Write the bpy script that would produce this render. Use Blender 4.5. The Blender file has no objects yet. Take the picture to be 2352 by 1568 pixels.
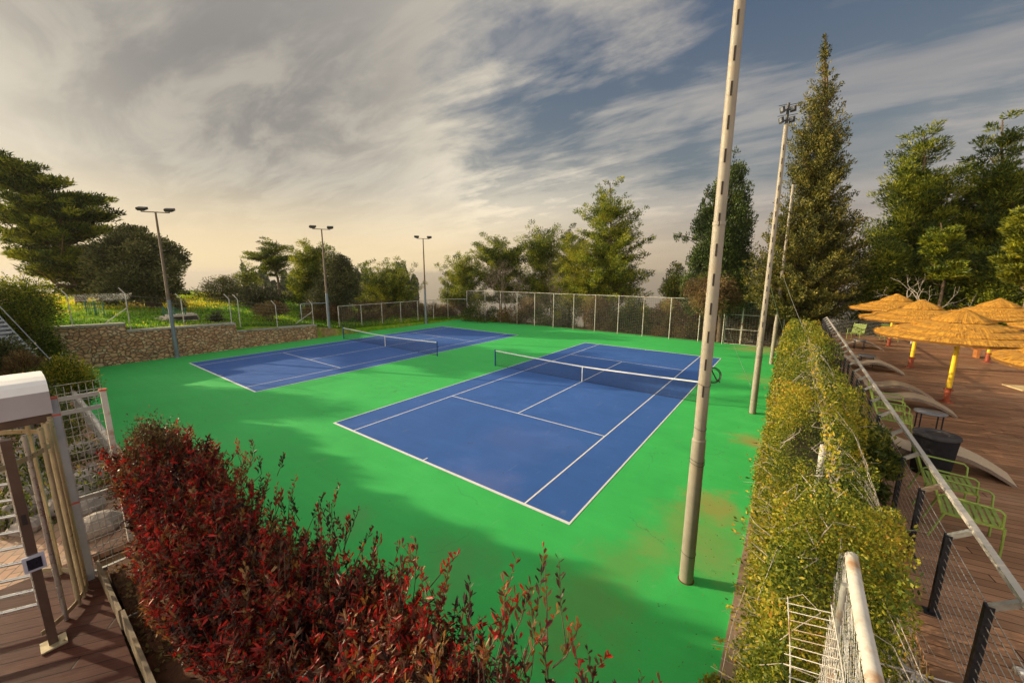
import bpy, math, random
import numpy as np
from mathutils import Vector, Matrix
random.seed(7); RNG = np.random.default_rng(11)
PI = math.pi
scn = bpy.context.scene
COL = scn.collection
# ------------------------------------------------------------------ camera solved from the court lines
CAM = np.array([9.3751, -19.6034, 6.10]); YAW, PITCH, ROLL = -0.6330, 0.1744, 0.0032
PW, PH, PF = 2352., 1568., 879.13
_cy, _sy, _cp, _sp = math.cos(YAW), math.sin(YAW), math.cos(PITCH), math.sin(PITCH)
FW = np.array([_sy*_cp, _cy*_cp, -_sp]); _r = np.array([_cy, -_sy, 0.]); _u = np.cross(_r, FW)
RT = _r*math.cos(ROLL)+_u*math.sin(ROLL); UP = -_r*math.sin(ROLL)+_u*math.cos(ROLL)
def ray(px, py): return FW + RT*(px-PW/2)/PF + UP*(PH/2-py)/PF
def at(px, py, z):
    d = ray(px, py); t = (z-CAM[2])/d[2]; return CAM + d*t
def atd(px, py, D):
    d = ray(px, py); return CAM + d*D/math.hypot(d[0], d[1])
cd = bpy.data.cameras.new('camera'); cam = bpy.data.objects.new('camera', cd); COL.objects.link(cam)
cd.sensor_width = 36; cd.lens = 36*PF/PW; cd.clip_start = .05; cd.clip_end = 30000
cam.matrix_world = Matrix(((RT[0], UP[0], -FW[0], CAM[0]), (RT[1], UP[1], -FW[1], CAM[1]), (RT[2], UP[2], -FW[2], CAM[2]), (0, 0, 0, 1)))
scn.camera = cam

# ------------------------------------------------------------------ tagging helpers
def tag(o, label=None, cat=None, group=None, kind=None):
    if label: o['label'] = label
    if cat: o['category'] = cat
    if group: o['group'] = group
    if kind: o['kind'] = kind
    return o
def empty(name, loc, label=None, cat=None, group=None, rz=0):
    o = bpy.data.objects.new(name, None); COL.objects.link(o); o.location = loc; o.rotation_euler.z = rz
    return tag(o, label, cat, group)
def copy_tree(o, parent=None):
    c = o.copy(); COL.objects.link(c)
    if parent: c.parent = parent
    for ch in list(o.children): copy_tree(ch, c)
    return c

class MB:
    def __init__(s): s.v = []; s.f = []; s.sm = []
    def add(s, vs, fs, smooth=False):
        n = len(s.v); s.v += [tuple(map(float, p)) for p in vs]; s.f += [tuple(i+n for i in f) for f in fs]; s.sm += [smooth]*len(fs); return s
    def box(s, c, d, M=None):
        x, y, z = d[0]/2, d[1]/2, d[2]/2
        vs = [Vector((a, b, e)) for a in (-x, x) for b in (-y, y) for e in (-z, z)]
        if M is not None: vs = [M @ v for v in vs]
        c = Vector(tuple(map(float, c)))
        return s.add([v+c for v in vs], [(0, 1, 3, 2), (4, 6, 7, 5), (0, 4, 5, 1), (2, 3, 7, 6), (0, 2, 6, 4), (1, 5, 7, 3)])
    def beam(s, a, b, w, h, up=(0, 0, 1)):
        a = Vector(tuple(map(float, a))); b = Vector(tuple(map(float, b))); d = (b-a).normalized(); up = Vector(up)
        if abs(d.dot(up)) > .98: up = Vector((0, 1, 0))
        sd = d.cross(up).normalized()*w/2; u = sd.cross(d).normalized()*h/2
        vs = [a-sd-u, a+sd-u, a+sd+u, a-sd+u, b-sd-u, b+sd-u, b+sd+u, b-sd+u]
        return s.add(vs, [(3, 2, 1, 0), (4, 5, 6, 7), (0, 1, 5, 4), (1, 2, 6, 5), (2, 3, 7, 6), (3, 0, 4, 7)])
    def tube(s, pts, r, n=8, caps=True):
        pts = [Vector(tuple(map(float, p))) for p in pts]; m = len(pts)
        rs = r if isinstance(r, (list, tuple)) else [r]*m
        vs = []; side = None
        for i, p in enumerate(pts):
            d = (pts[min(i+1, m-1)]-pts[max(i-1, 0)]).normalized()
            if side is None:
                side = d.cross(Vector((0, 0, 1)))
                if side.length < .05: side = Vector((1, 0, 0))
            side = (side-d*side.dot(d)).normalized(); up = d.cross(side)
            vs += [p+(side*math.cos(2*PI*k/n)+up*math.sin(2*PI*k/n))*rs[i] for k in range(n)]
        fs = [(i*n+k, i*n+(k+1) % n, (i+1)*n+(k+1) % n, (i+1)*n+k) for i in range(m-1) for k in range(n)]
        s.add(vs, fs, True)
        if caps: s.add(vs[:n], [tuple(range(n))[::-1]]); s.add(vs[-n:], [tuple(range(n))])
        return s
    def lathe(s, c, prof, n=24, smooth=True, ph=0):
        vs = [(c[0]+r*math.cos(2*PI*k/n+ph), c[1]+r*math.sin(2*PI*k/n+ph), c[2]+z) for r, z in prof for k in range(n)]
        m = len(prof)
        return s.add(vs, [(i*n+k, i*n+(k+1) % n, (i+1)*n+(k+1) % n, (i+1)*n+k) for i in range(m-1) for k in range(n)], smooth)
    def quad(s, *p): return s.add(p, [tuple(range(len(p)))])
    def build(s, name, mat, parent=None):
        me = bpy.data.meshes.new(name); me.from_pydata(s.v, [], s.f)
        me.polygons.foreach_set('use_smooth', s.sm); me.materials.append(mat); me.update()
        o = bpy.data.objects.new(name, me); COL.objects.link(o)
        if parent: o.parent = parent
        return o
def np_mesh(name, V, F, mat, parent=None, tint=None, smooth=False):
    """V (n,3), F (m,k) index array; tint per vertex"""
    me = bpy.data.meshes.new(name); V = np.ascontiguousarray(V, dtype=np.float32); F = np.ascontiguousarray(F, dtype=np.int32)
    me.vertices.add(len(V)); me.vertices.foreach_set('co', V.ravel())
    m, k = F.shape; me.loops.add(m*k); me.loops.foreach_set('vertex_index', F.ravel())
    me.polygons.add(m); me.polygons.foreach_set('loop_start', np.arange(0, m*k, k, dtype=np.int32))
    if smooth: me.polygons.foreach_set('use_smooth', np.ones(m, dtype=bool))
    if tint is not None:
        a = me.attributes.new('tint', 'FLOAT', 'POINT'); a.data.foreach_set('value', np.ascontiguousarray(tint, dtype=np.float32))
    me.materials.append(mat); me.update(); me.validate()
    o = bpy.data.objects.new(name, me); COL.objects.link(o)
    if parent: o.parent = parent
    return o
def unit(a): return a/np.maximum(np.linalg.norm(a, axis=1, keepdims=True), 1e-6)
def rnd(n, a=0., b=1.): return RNG.uniform(a, b, n)
def leaf_quads(C, axis, L, W, fold=False):
    """diamond leaves: centre C, long axis 'axis' (n,3), length L, width W"""
    n = len(C); b = unit(np.cross(axis, RNG.normal(size=(n, 3)))); L = np.broadcast_to(L, (n,))[:, None]; W = np.broadcast_to(W, (n,))[:, None]
    if not fold:
        V = np.stack([C-axis*L/2, C+b*W/2, C+axis*L/2, C-b*W/2], 1).reshape(-1, 3)
        return V, np.arange(4*n).reshape(n, 4), 4
    c = np.cross(axis, b)                                    # lanceolate leaf of two bent halves
    V = np.stack([C-axis*L/2, C-axis*L*.12+b*W/2+c*W*.2, C+axis*L*.22+b*W*.38+c*W*.15, C+axis*L/2-c*L*.10,
                  C+axis*L*.22-b*W*.38+c*W*.15, C-axis*L*.12-b*W/2+c*W*.2, C+axis*L*.05-c*W*.12], 1).reshape(-1, 3)
    i = np.arange(n)[:, None]*7
    F = np.concatenate([i+np.array([[0, 6, 2, 1]]), i+np.array([[6, 3, 2, 2]])[:, :4], i+np.array([[0, 5, 4, 6]]), i+np.array([[6, 4, 3, 3]])[:, :4]], 0)
    return V, F, 7

# ------------------------------------------------------------------ material helpers
MATS = {}
class NT:
    def __init__(s, m): s.t = m.node_tree; s.n = s.t.nodes; s.l = s.t.links
    def node(s, ty, ins=None, **kw):
        nd = s.n.new(ty)
        for k, v in kw.items(): setattr(nd, k, v)
        for k, v in (ins or {}).items():
            if isinstance(v, bpy.types.NodeSocket): s.l.new(v, nd.inputs[k])
            else: nd.inputs[k].default_value = v
        return nd
    def math(s, op, a, b=0., c=0., clamp=False):
        return s.node('ShaderNodeMath', {0: a, 1: b, 2: c}, operation=op, use_clamp=clamp).outputs[0]
    def noise(s, vec, scale, detail=4, rough=.55, dist=0.):
        return s.node('ShaderNodeTexNoise', {'Vector': vec, 'Scale': scale, 'Detail': detail, 'Roughness': rough, 'Distortion': dist}).outputs[0]
    def mapr(s, v, a, b, c=0., d=1., smooth=True):
        return s.node('ShaderNodeMapRange', {0: v, 1: a, 2: b, 3: c, 4: d}, interpolation_type='SMOOTHSTEP' if smooth else 'LINEAR').outputs[0]
    def mix(s, f, a, b, mode='MIX'):
        nd = s.node('ShaderNodeMix', data_type='RGBA', blend_type=mode)
        for k, v in ((0, f), (6, a), (7, b)):
            if isinstance(v, bpy.types.NodeSocket): s.l.new(v, nd.inputs[k])
            else: nd.inputs[k].default_value = v if k == 0 else (*v, 1)[:4]
        return nd.outputs[2]
    def ramp(s, f, stops):
        nd = s.node('ShaderNodeValToRGB', {0: f}); e = nd.color_ramp.elements
        while len(e) < len(stops): e.new(.5)
        for i, (p, c) in enumerate(stops): e[i].position = p; e[i].color = (*c, 1)
        return nd.outputs[0]
    def scale(s, v, sc, loc=(0, 0, 0), rot=(0, 0, 0)):
        return s.node('ShaderNodeMapping', {'Vector': v, 'Scale': sc, 'Location': loc, 'Rotation': rot}).outputs[0]
    def bump(s, h, st=.3, d=.02): return s.node('ShaderNodeBump', {'Height': h, 'Strength': st, 'Distance': d}).outputs[0]
def newmat(name):
    m = bpy.data.materials.new(name); m.use_nodes = True; MATS[name] = m
    t = NT(m); bs = t.n['Principled BSDF']; t.bs = bs; t.out = t.n['Material Output']
    t.geo = t.node('ShaderNodeNewGeometry').outputs['Position']; t.obj = t.node('ShaderNodeTexCoord').outputs['Object']
    return m, t
def simple(name, col, rough=.6, metal=0., var=.25, sc=6., bump=.15, dirt=None, spec=.5):
    m, t = newmat(name)
    n = t.noise(t.obj, sc, 5, .6); n2 = t.noise(t.obj, sc*7, 3, .6)
    f = t.math('ADD', t.math('MULTIPLY', n, .7), t.math('MULTIPLY', n2, .3))
    lo = tuple(c*(1-var) for c in col); hi = tuple(min(1, c*(1+var)) for c in col)
    c = t.ramp(f, [(.3, lo), (.7, hi)])
    if dirt: c = t.mix(t.mapr(t.noise(t.obj, sc*.6, 6, .65), .5, .68), c, dirt)
    t.l.new(c, t.bs.inputs['Base Color']); t.bs.inputs['Metallic'].default_value = metal; t.bs.inputs['Specular IOR Level'].default_value = spec
    t.l.new(t.mapr(n2, .3, .7, rough-.08, rough+.1), t.bs.inputs['Roughness'])
    if bump: t.l.new(t.bump(n2, bump, .01), t.bs.inputs['Normal'])
    return m
def foliage(name, stops, trans=.3, rough=.55):
    m, t = newmat(name)
    a = t.node('ShaderNodeAttribute', attribute_name='tint').outputs['Fac']
    c = t.ramp(a, stops); t.l.new(c, t.bs.inputs['Base Color']); t.bs.inputs['Roughness'].default_value = rough
    t.bs.inputs['Specular IOR Level'].default_value = .3
    tr = t.node('ShaderNodeBsdfTranslucent', {'Color': c}).outputs[0]
    mx = t.node('ShaderNodeMixShader', {0: trans, 1: t.bs.outputs[0], 2: tr}).outputs[0]
    t.l.new(mx, t.out.inputs[0]); return m

# ------------------------------------------------------------------ materials
GREEN_D = (.02, .34, .10)
def court_paint(name, base, stains):
    m, t = newmat(name)
    big = t.noise(t.geo, .16, 4, .6, .4); mid = t.noise(t.geo, 1.1, 5, .65); fine = t.noise(t.geo, 38, 3, .7)
    str_ = t.noise(t.scale(t.geo, (.5, 3.5, 1), rot=(0, 0, .5)), .7, 5, .65, .5)
    f = t.math('ADD', t.math('MULTIPLY', big, .45), t.math('ADD', t.math('MULTIPLY', mid, .35), t.math('MULTIPLY', str_, .2)))
    c = t.ramp(f, [(.34, tuple(x*.86 for x in base)), (.5, base), (.66, tuple(min(1, x*1.12+.012) for x in base))])
    c = t.mix(t.mapr(fine, .35, .8, 0, .22), c, tuple(x*.62 for x in base))
    c = t.mix(t.mapr(t.noise(t.scale(t.geo, (1.2, .35, 1), rot=(0, 0, -.4)), 1.8, 7, .75, .6), .60, .74, 0, .22), c, (.42, .45, .34))
    c = t.mix(t.mapr(t.noise(t.geo, 5.5, 2, .5), .73, .77, 0, .75), c, (.05, .06, .03))          # leaf litter, scuffs
    for (x, y, r, k, colr) in stains:
        d = t.node('ShaderNodeVectorMath', {0: t.geo, 1: (x, y, 0)}, operation='DISTANCE').outputs['Value']
        d = t.math('ADD', d, t.math('MULTIPLY', t.math('SUBTRACT', t.noise(t.geo, 1.3/r, 6, .65), .5), r*2.3))
        c = t.mix(t.mapr(d, r*.1, r*1.15, k, 0), c, colr)
    ring = t.noise(t.geo, .55, 5, .6, .8); ring = t.mapr(t.math('ABSOLUTE', t.math('SUBTRACT', ring, .55)), 0, .012, 1, 0)
    c = t.mix(t.math('MULTIPLY', ring, t.mapr(t.noise(t.geo, .3, 3), .5, .7, 0, .3)), c, tuple(x*.55+.05 for x in base))       # tide marks of dried puddles
    sc = t.noise(t.scale(t.geo, (6, .5, 1), rot=(0, 0, .9)), 2.2, 3, .5, .2); sc2 = t.noise(t.scale(t.geo, (.45, 7, 1), rot=(0, 0, .3)), 2.0, 3, .5, .2)
    c = t.mix(t.math('MULTIPLY', t.math('MAXIMUM', t.mapr(sc, .70, .74), t.mapr(sc2, .71, .75)), .35), c, tuple(min(1, x*.7+.12) for x in base))   # shoe and ball scuffs
    # hairline cracks
    v = t.node('ShaderNodeTexVoronoi', {'Vector': t.node('ShaderNodeVectorMath', {0: t.geo, 1: t.node('ShaderNodeTexNoise', {'Vector': t.geo, 'Scale': 1.4, 'Detail': 5}).outputs['Color']}, operation='ADD').outputs[0], 'Scale': .22}, feature='DISTANCE_TO_EDGE').outputs[0]
    ck = t.math('MULTIPLY', t.mapr(v, .0, .0035, 1, 0), t.mapr(t.noise(t.geo, .35, 2), .5, .62, 0, .45))
    c = t.mix(ck, c, (.05, .08, .06))
    t.l.new(c, t.bs.inputs['Base Color']); t.l.new(t.mapr(mid, .3, .7, .62, .8), t.bs.inputs['Roughness'])
    t.bs.inputs['Specular IOR Level'].default_value = .3
    t.l.new(t.bump(fine, .25, .004), t.bs.inputs['Normal']); return m
_s = lambda px, py, r, k, c=(.42, .25, .07): (*at(px, py, 0)[:2], r, k, c)
court_paint('green_paint', (.045, .50, .105), [_s(1635, 1160, .95, .62), _s(1600, 1225, 1.3, .45, (.3, .3, .08)), _s(1722, 1010, .8, .5), _s(1745, 1020, .5, .6), _s(1745, 870, 1.5, .3, (.4, .33, .1)),
    _s(1740, 802, 2.2, .6, (.5, .33, .12)), _s(1420, 1290, .9, .38, (.2, .24, .06)), _s(1330, 1380, 1.3, .42, (.17, .22, .06)), _s(1290, 1480, .7, .35, (.17, .22, .06)), _s(1500, 1255, .7, .4, (.3, .27, .08)), _s(1650, 1290, .9, .4, (.3, .36, .12)),
    _s(1040, 1290, 1.3, .35, (.14, .25, .09)), _s(800, 1200, .8, .3, (.17, .27, .11))])
court_paint('blue_paint', (.038, .125, .41), [_s(1090, 1110, 1.6, .18, (.25, .22, .4)), _s(1200, 1010, 2.2, .12, (.2, .2, .4))])
def line_mat():
    m, t = newmat('line_paint'); n = t.noise(t.geo, 14, 6, .7)
    c = t.ramp(n, [(.32, (.55, .58, .62)), (.45, (.8, .8, .78)), (1, (.86, .85, .82))]); t.l.new(c, t.bs.inputs['Base Color']); t.bs.inputs['Roughness'].default_value = .7
line_mat()
def wood_deck(name, ang, base, w, worn=(.36, .26, .18)):
    """boards running along direction ang (radians from X)"""
    m, t = newmat(name)
    p = t.scale(t.geo, (1, 1, 1), rot=(0, 0, -ang)); sp = t.node('ShaderNodeSeparateXYZ', {0: p})
    yv = t.math('DIVIDE', sp.outputs[1], w); row = t.math('FLOOR', yv); fr = t.math('FRACT', yv)
    rn = t.node('ShaderNodeTexWhiteNoise', {1: row}, noise_dimensions='1D').outputs[0]
    xs = t.math('DIVIDE', t.math('ADD', sp.outputs[0], t.math('MULTIPLY', rn, 17)), 2.4); seg = t.math('FLOOR', xs); fx = t.math('FRACT', xs)
    cv = t.node('ShaderNodeCombineXYZ', {0: row, 1: seg}).outputs[0]
    rb = t.node('ShaderNodeTexWhiteNoise', {0: cv}, noise_dimensions='2D').outputs[0]
    grain = t.noise(t.scale(p, (2.2, 38, 1)), 1.6, 5, .65)
    c = t.mix(rb, tuple(x*.72 for x in base), tuple(x*1.28 for x in base))
    c = t.mix(t.mapr(grain, .35, .7, 0, .55), c, tuple(x*.5 for x in base))
    c = t.mix(t.mapr(t.noise(t.geo, 1.1, 6, .65), .48, .7, 0, .6), c, worn)
    grv = t.math('MULTIPLY', t.math('PINGPONG', t.math('MULTIPLY', fr, 11), .5), 2)
    gap = t.math('MAXIMUM', t.mapr(t.math('ABSOLUTE', t.math('SUBTRACT', fr, .5)), .462, .485), t.mapr(t.math('ABSOLUTE', t.math('SUBTRACT', fx, .5)), .497, .4985))
    c = t.mix(gap, c, (.012, .008, .006)); t.l.new(c, t.bs.inputs['Base Color'])
    t.l.new(t.mapr(grain, .3, .7, .5, .75), t.bs.inputs['Roughness']); t.bs.inputs['Specular IOR Level'].default_value = .12
    h = t.math('SUBTRACT', t.math('MULTIPLY', grv, .12), gap); t.l.new(t.bump(h, .8, .008), t.bs.inputs['Normal']); return m
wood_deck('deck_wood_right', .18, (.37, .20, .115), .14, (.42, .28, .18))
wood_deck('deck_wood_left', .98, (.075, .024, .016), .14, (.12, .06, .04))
def brick_paving():
    m, t = newmat('brick_paving')
    b = t.node('ShaderNodeTexBrick', {'Vector': t.scale(t.geo, (1, 1, 1), rot=(0, 0, .5)), 'Color1': (.50, .28, .17, 1), 'Color2': (.36, .2, .13, 1), 'Mortar': (.12, .09, .06, 1), 'Scale': 1, 'Mortar Size': .008, 'Brick Width': .22, 'Row Height': .11})
    c = t.mix(t.mapr(t.noise(t.geo, 2, 5), .4, .7, 0, .5), b.outputs[0], (.34, .27, .2)); t.l.new(c, t.bs.inputs['Base Color']); t.bs.inputs['Roughness'].default_value = .8
    t.l.new(t.bump(b.outputs[1], -.5, .01), t.bs.inputs['Normal'])
brick_paving()
def stone_wall():
    m, t = newmat('rubble_stone')
    dv = t.node('ShaderNodeVectorMath', {0: t.scale(t.geo, (1, 1, 1.35)), 1: t.node('ShaderNodeVectorMath', {0: t.node('ShaderNodeTexNoise', {'Vector': t.geo, 'Scale': 2.2, 'Detail': 3}).outputs['Color'], 3: .35}, operation='SCALE').outputs[0]}, operation='ADD').outputs[0]
    e = t.node('ShaderNodeTexVoronoi', {'Vector': dv, 'Scale': 3.5}, feature='DISTANCE_TO_EDGE').outputs[0]
    v = t.node('ShaderNodeTexVoronoi', {'Vector': dv, 'Scale': 3.5})
    s = t.node('ShaderNodeSeparateColor', {0: v.outputs['Color']})
    c = t.ramp(s.outputs[0], [(0, (.42, .20, .10)), (.3, (.66, .35, .18)), (.6, (.78, .46, .25)), (1, (.84, .58, .36))])
    c = t.mix(t.mapr(t.noise(t.geo, 9, 5, .7), .35, .7, 0, .5), c, (.2, .14, .09))
    c = t.mix(t.mapr(t.noise(t.geo, .5, 4), .5, .7, 0, .45), c, (.26, .16, .09))
    c = t.mix(t.mapr(e, .01, .07, .85, 0), c, (.13, .085, .05)); t.l.new(c, t.bs.inputs['Base Color']); t.bs.inputs['Roughness'].default_value = .85
    h = t.math('ADD', t.mapr(e, 0, .16), t.math('MULTIPLY', t.noise(t.geo, 12, 4), .25)); t.l.new(t.bump(h, 1, .09), t.bs.inputs['Normal'])
stone_wall()
def terrain_mat():
    m, t = newmat('meadow_ground'); sp = t.node('ShaderNodeSeparateXYZ', {0: t.geo})
    n1 = t.noise(t.geo, .35, 5, .6); n2 = t.noise(t.geo, 2.5, 5, .7); n3 = t.noise(t.geo, .12, 4, .6)
    grass = t.ramp(t.math('ADD', t.math('MULTIPLY', n1, .5), t.math('MULTIPLY', n2, .5)), [(.35, (.06, .15, .008)), (.5, (.16, .33, .012)), (.63, (.42, .48, .02))])
    earth = t.ramp(n2, [(.3, (.12, .07, .035)), (.5, (.24, .15, .075)), (.7, (.34, .25, .15))])
    yellow = t.ramp(n2, [(.3, (.30, .20, .01)), (.5, (.62, .40, .01)), (.7, (.72, .52, .02))])
    west = t.mapr(t.math('ADD', sp.outputs[0], t.math('MULTIPLY', t.math('SUBTRACT', n1, .5), 6)), -25.5, -27.5)
    yel = t.math('MULTIPLY', t.mapr(t.math('ADD', sp.outputs[0], t.math('MULTIPLY', t.math('SUBTRACT', n1, .5), 16)), -38, -44), t.mapr(t.math('ADD', sp.outputs[1], t.math('MULTIPLY', n1, 8)), 0, -4))
    c = t.mix(west, earth, grass); c = t.mix(yel, c, yellow)
    far = t.mapr(t.node('ShaderNodeVectorMath', {0: t.geo}, operation='LENGTH').outputs['Value'], 80, 130)
    c = t.mix(far, c, t.ramp(t.noise(t.geo, .012, 8, .65), [(.35, (.05, .065, .03)), (.55, (.14, .13, .07)), (.7, (.3, .26, .18))]))
    t.l.new(c, t.bs.inputs['Base Color']); t.bs.inputs['Roughness'].default_value = .95; t.bs.inputs['Specular IOR Level'].default_value = .1
    t.l.new(t.bump(n2, .8, .15), t.bs.inputs['Normal'])
terrain_mat()
def thatch():
    m, t = newmat('straw_thatch'); sp = t.node('ShaderNodeSeparateXYZ', {0: t.obj})
    ang = t.math('ARCTAN2', sp.outputs[1], sp.outputs[0]); rad = t.node('ShaderNodeVectorMath', {0: t.node('ShaderNodeCombineXYZ', {0: sp.outputs[0], 1: sp.outputs[1]}).outputs[0]}, operation='LENGTH').outputs['Value']
    v = t.node('ShaderNodeCombineXYZ', {0: t.math('MULTIPLY', ang, 26), 1: t.math('MULTIPLY', rad, 3.2)}).outputs[0]
    n = t.noise(v, 1.6, 5, .7); n2 = t.noise(t.obj, 5, 4)
    c = t.ramp(n, [(.3, (.14, .055, .005)), (.48, (.42, .19, .014)), (.64, (.68, .36, .028))])
    c = t.mix(t.mapr(n2, .5, .75, 0, .45), c, (.30, .17, .04)); t.l.new(c, t.bs.inputs['Base Color']); t.bs.inputs['Roughness'].default_value = .8
    t.l.new(t.bump(n, 1, .03), t.bs.inputs['Normal'])
thatch()
simple('galvanised', (.42, .42, .40), .45, .6, .2, 4, .1, (.30, .22, .15)); simple('white_post', (.55, .52, .46), .6, 0, .2, 5, .1, (.35, .2, .1))
simple('grey_pole', (.20, .235, .27), .55, .2, .2, 2.5, .1); simple('brown_pole', (.17, .12, .08), .6, .2, .3, 2.5, .1)
simple('pole_cream', (.27, .24, .19), .6, .05, .22, 1.6, .15, (.30, .23, .15)); simple('dark_slot', (.02, .012, .01), .8)
simple('net_cord', (.012, .013, .018), .7, bump=0); simple('net_band', (.82, .82, .82), .7, var=.06); simple('blue_metal', (.02, .05, .22), .35, var=.2)
simple('black_metal', (.018, .019, .026), .4, .3); simple('lamp_black', (.025, .024, .022), .5); simple('lamp_glass', (.45, .42, .4), .2, 0, .1)
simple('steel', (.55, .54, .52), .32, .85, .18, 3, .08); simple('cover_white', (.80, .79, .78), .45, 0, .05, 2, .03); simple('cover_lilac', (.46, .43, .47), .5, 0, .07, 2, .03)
simple('rust_brown', (.10, .058, .04), .5, .3, .3, 5, .1); simple('tube_straw', (.50, .42, .27), .35, .55, .2, 3, .1); simple('red_cap', (.45, .07, .03), .6)
simple('handrail_wood', (.45, .42, .38), .5, 0, .12, 3, .08); simple('cable', (.62, .60, .57), .3, .8, bump=0)
simple('lime_paint', (.22, .30, .055), .5, 0, .15, 8, .05); simple('wicker', (.50, .39, .27), .75, 0, .2, 40, .6); simple('wicker_side', (.20, .15, .12), .8, 0, .2, 30, .4)
simple('bin_black', (.012, .011, .013), .85, bump=.2, spec=.15); simple('bin_top', (.045, .042, .045), .8, spec=.2); simple('table_grey', (.17, .18, .21), .35)
simple('yellow_post', (.78, .50, .015), .6, 0, .2, 5, .2); simple('oxide_red', (.28, .055, .02), .65, 0, .3, 6, .2)
simple('concrete', (.36, .33, .28), .85, 0, .2, 2.5, .3, (.2, .17, .13)); simple('kerb_stone', (.33, .22, .15), .85, 0, .25, 2.5, .4, (.2, .13, .08))
simple('soil', (.10, .042, .018), .95, 0, .5, 6, .8); simple('bark', (.13, .085, .055), .9, 0, .35, 6, .8); simple('pale_bark', (.38, .33, .27), .85, 0, .2, 6, .4)
simple('mesh_wire', (.17, .165, .15), .6, .3, .2, 4, 0); simple('straw_shade', (.16, .07, .012), .9, 0, .3, 30, .5); simple('twig_bark', (.20, .15, .12), .9, 0, .2, 6, .2); simple('planter_wood', (.16, .12, .075), .7, .1, .3, 5, .3, (.30, .22, .12)); simple('stair_grey', (.30, .32, .36), .6, .2, .15, 3, .2); simple('stair_light', (.55, .56, .58), .5, .2, .1)
simple('mesh_green', (.03, .16, .09), .6); simple('pale_mat', (.62, .47, .24), .8); simple('barrel', (.03, .04, .05), .6); simple('stone_light', (.52, .44, .36), .9, 0, .2, 2, .4)
simple('black_rubber', (.015, .015, .015), .6); simple('screen_black', (.01, .012, .02), .15, bump=0); simple('reader_grey', (.42, .42, .5), .5); simple('rock', (.28, .24, .21), .9, 0, .3, 3, .9)
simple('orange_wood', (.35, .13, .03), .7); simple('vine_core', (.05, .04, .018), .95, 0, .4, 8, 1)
G1 = [(0, (.014, .026, .005)), (.35, (.065, .10, .010)), (.68, (.23, .26, .016)), (1, (.42, .38, .03))]
foliage('pine_green', G1); foliage('pine_warm', [(0, (.020, .036, .006)), (.3, (.09, .13, .010)), (.65, (.30, .32, .016)), (1, (.48, .42, .03))])
foliage('pine_yellow', [(0, (.04, .055, .008)), (.35, (.16, .18, .012)), (.7, (.36, .35, .02)), (1, (.50, .42, .03))])
foliage('oak_dark', [(0, (.014, .018, .007)), (.45, (.045, .052, .020)), (.8, (.11, .11, .045)), (1, (.19, .17, .07))], .15)
foliage('oak_leaf', [(0, (.03, .036, .012)), (.4, (.11, .12, .038)), (.8, (.24, .23, .08)), (1, (.36, .31, .12))], .2); foliage('olive_grey', [(0, (.025, .032, .012)), (.45, (.10, .11, .04)), (1, (.28, .26, .09))], .2)
foliage('cypress_dark', [(0, (.012, .024, .007)), (.42, (.045, .072, .014)), (.8, (.10, .14, .022)), (1, (.19, .21, .03))], .15)
foliage('cypress_gold', [(0, (.018, .024, .006)), (.35, (.075, .08, .013)), (.7, (.18, .16, .022)), (1, (.34, .25, .035))], .15)
foliage('vine_leaf', [(0, (.02, .04, .006)), (.3, (.09, .135, .012)), (.6, (.27, .27, .018)), (.86, (.48, .38, .035)), (1, (.50, .27, .03))], .35)
foliage('shrub_green', [(0, (.018, .03, .008)), (.5, (.075, .10, .016)), (.85, (.24, .23, .03)), (1, (.5, .33, .03))])
foliage('orange_shrub', [(0, (.15, .05, .01)), (.5, (.42, .16, .02)), (1, (.62, .33, .04))]); foliage('brush', [(0, (.05, .03, .012)), (.4, (.17, .10, .04)), (.7, (.32, .21, .08)), (1, (.20, .26, .04))])
foliage('red_leaf', [(0, (.010, .006, .005)), (.22, (.045, .014, .012)), (.38, (.10, .05, .025)), (.5, (.27, .014, .011)), (.64, (.52, .022, .012)), (.76, (.09, .025, .03)), (.86, (.22, .09, .02)), (.94, (.30, .13, .025)), (1, (.28, .17, .08))], .3, .45)
foliage('hedge_brown', [(0, (.02, .014, .007)), (.4, (.075, .05, .02)), (.8, (.22, .13, .045)), (1, (.33, .24, .10))], .25, .4)
foliage('grass_blade', [(0, (.05, .13, .008)), (.5, (.17, .36, .015)), (.85, (.42, .52, .02)), (1, (.78, .62, .02))], .4)
foliage('haze_wood', [(0, (.05, .065, .04)), (.5, (.10, .115, .06)), (1, (.17, .17, .08))], .1)
foliage('twig', [(0, (.12, .08, .055)), (1, (.40, .31, .25))], 0)

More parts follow.
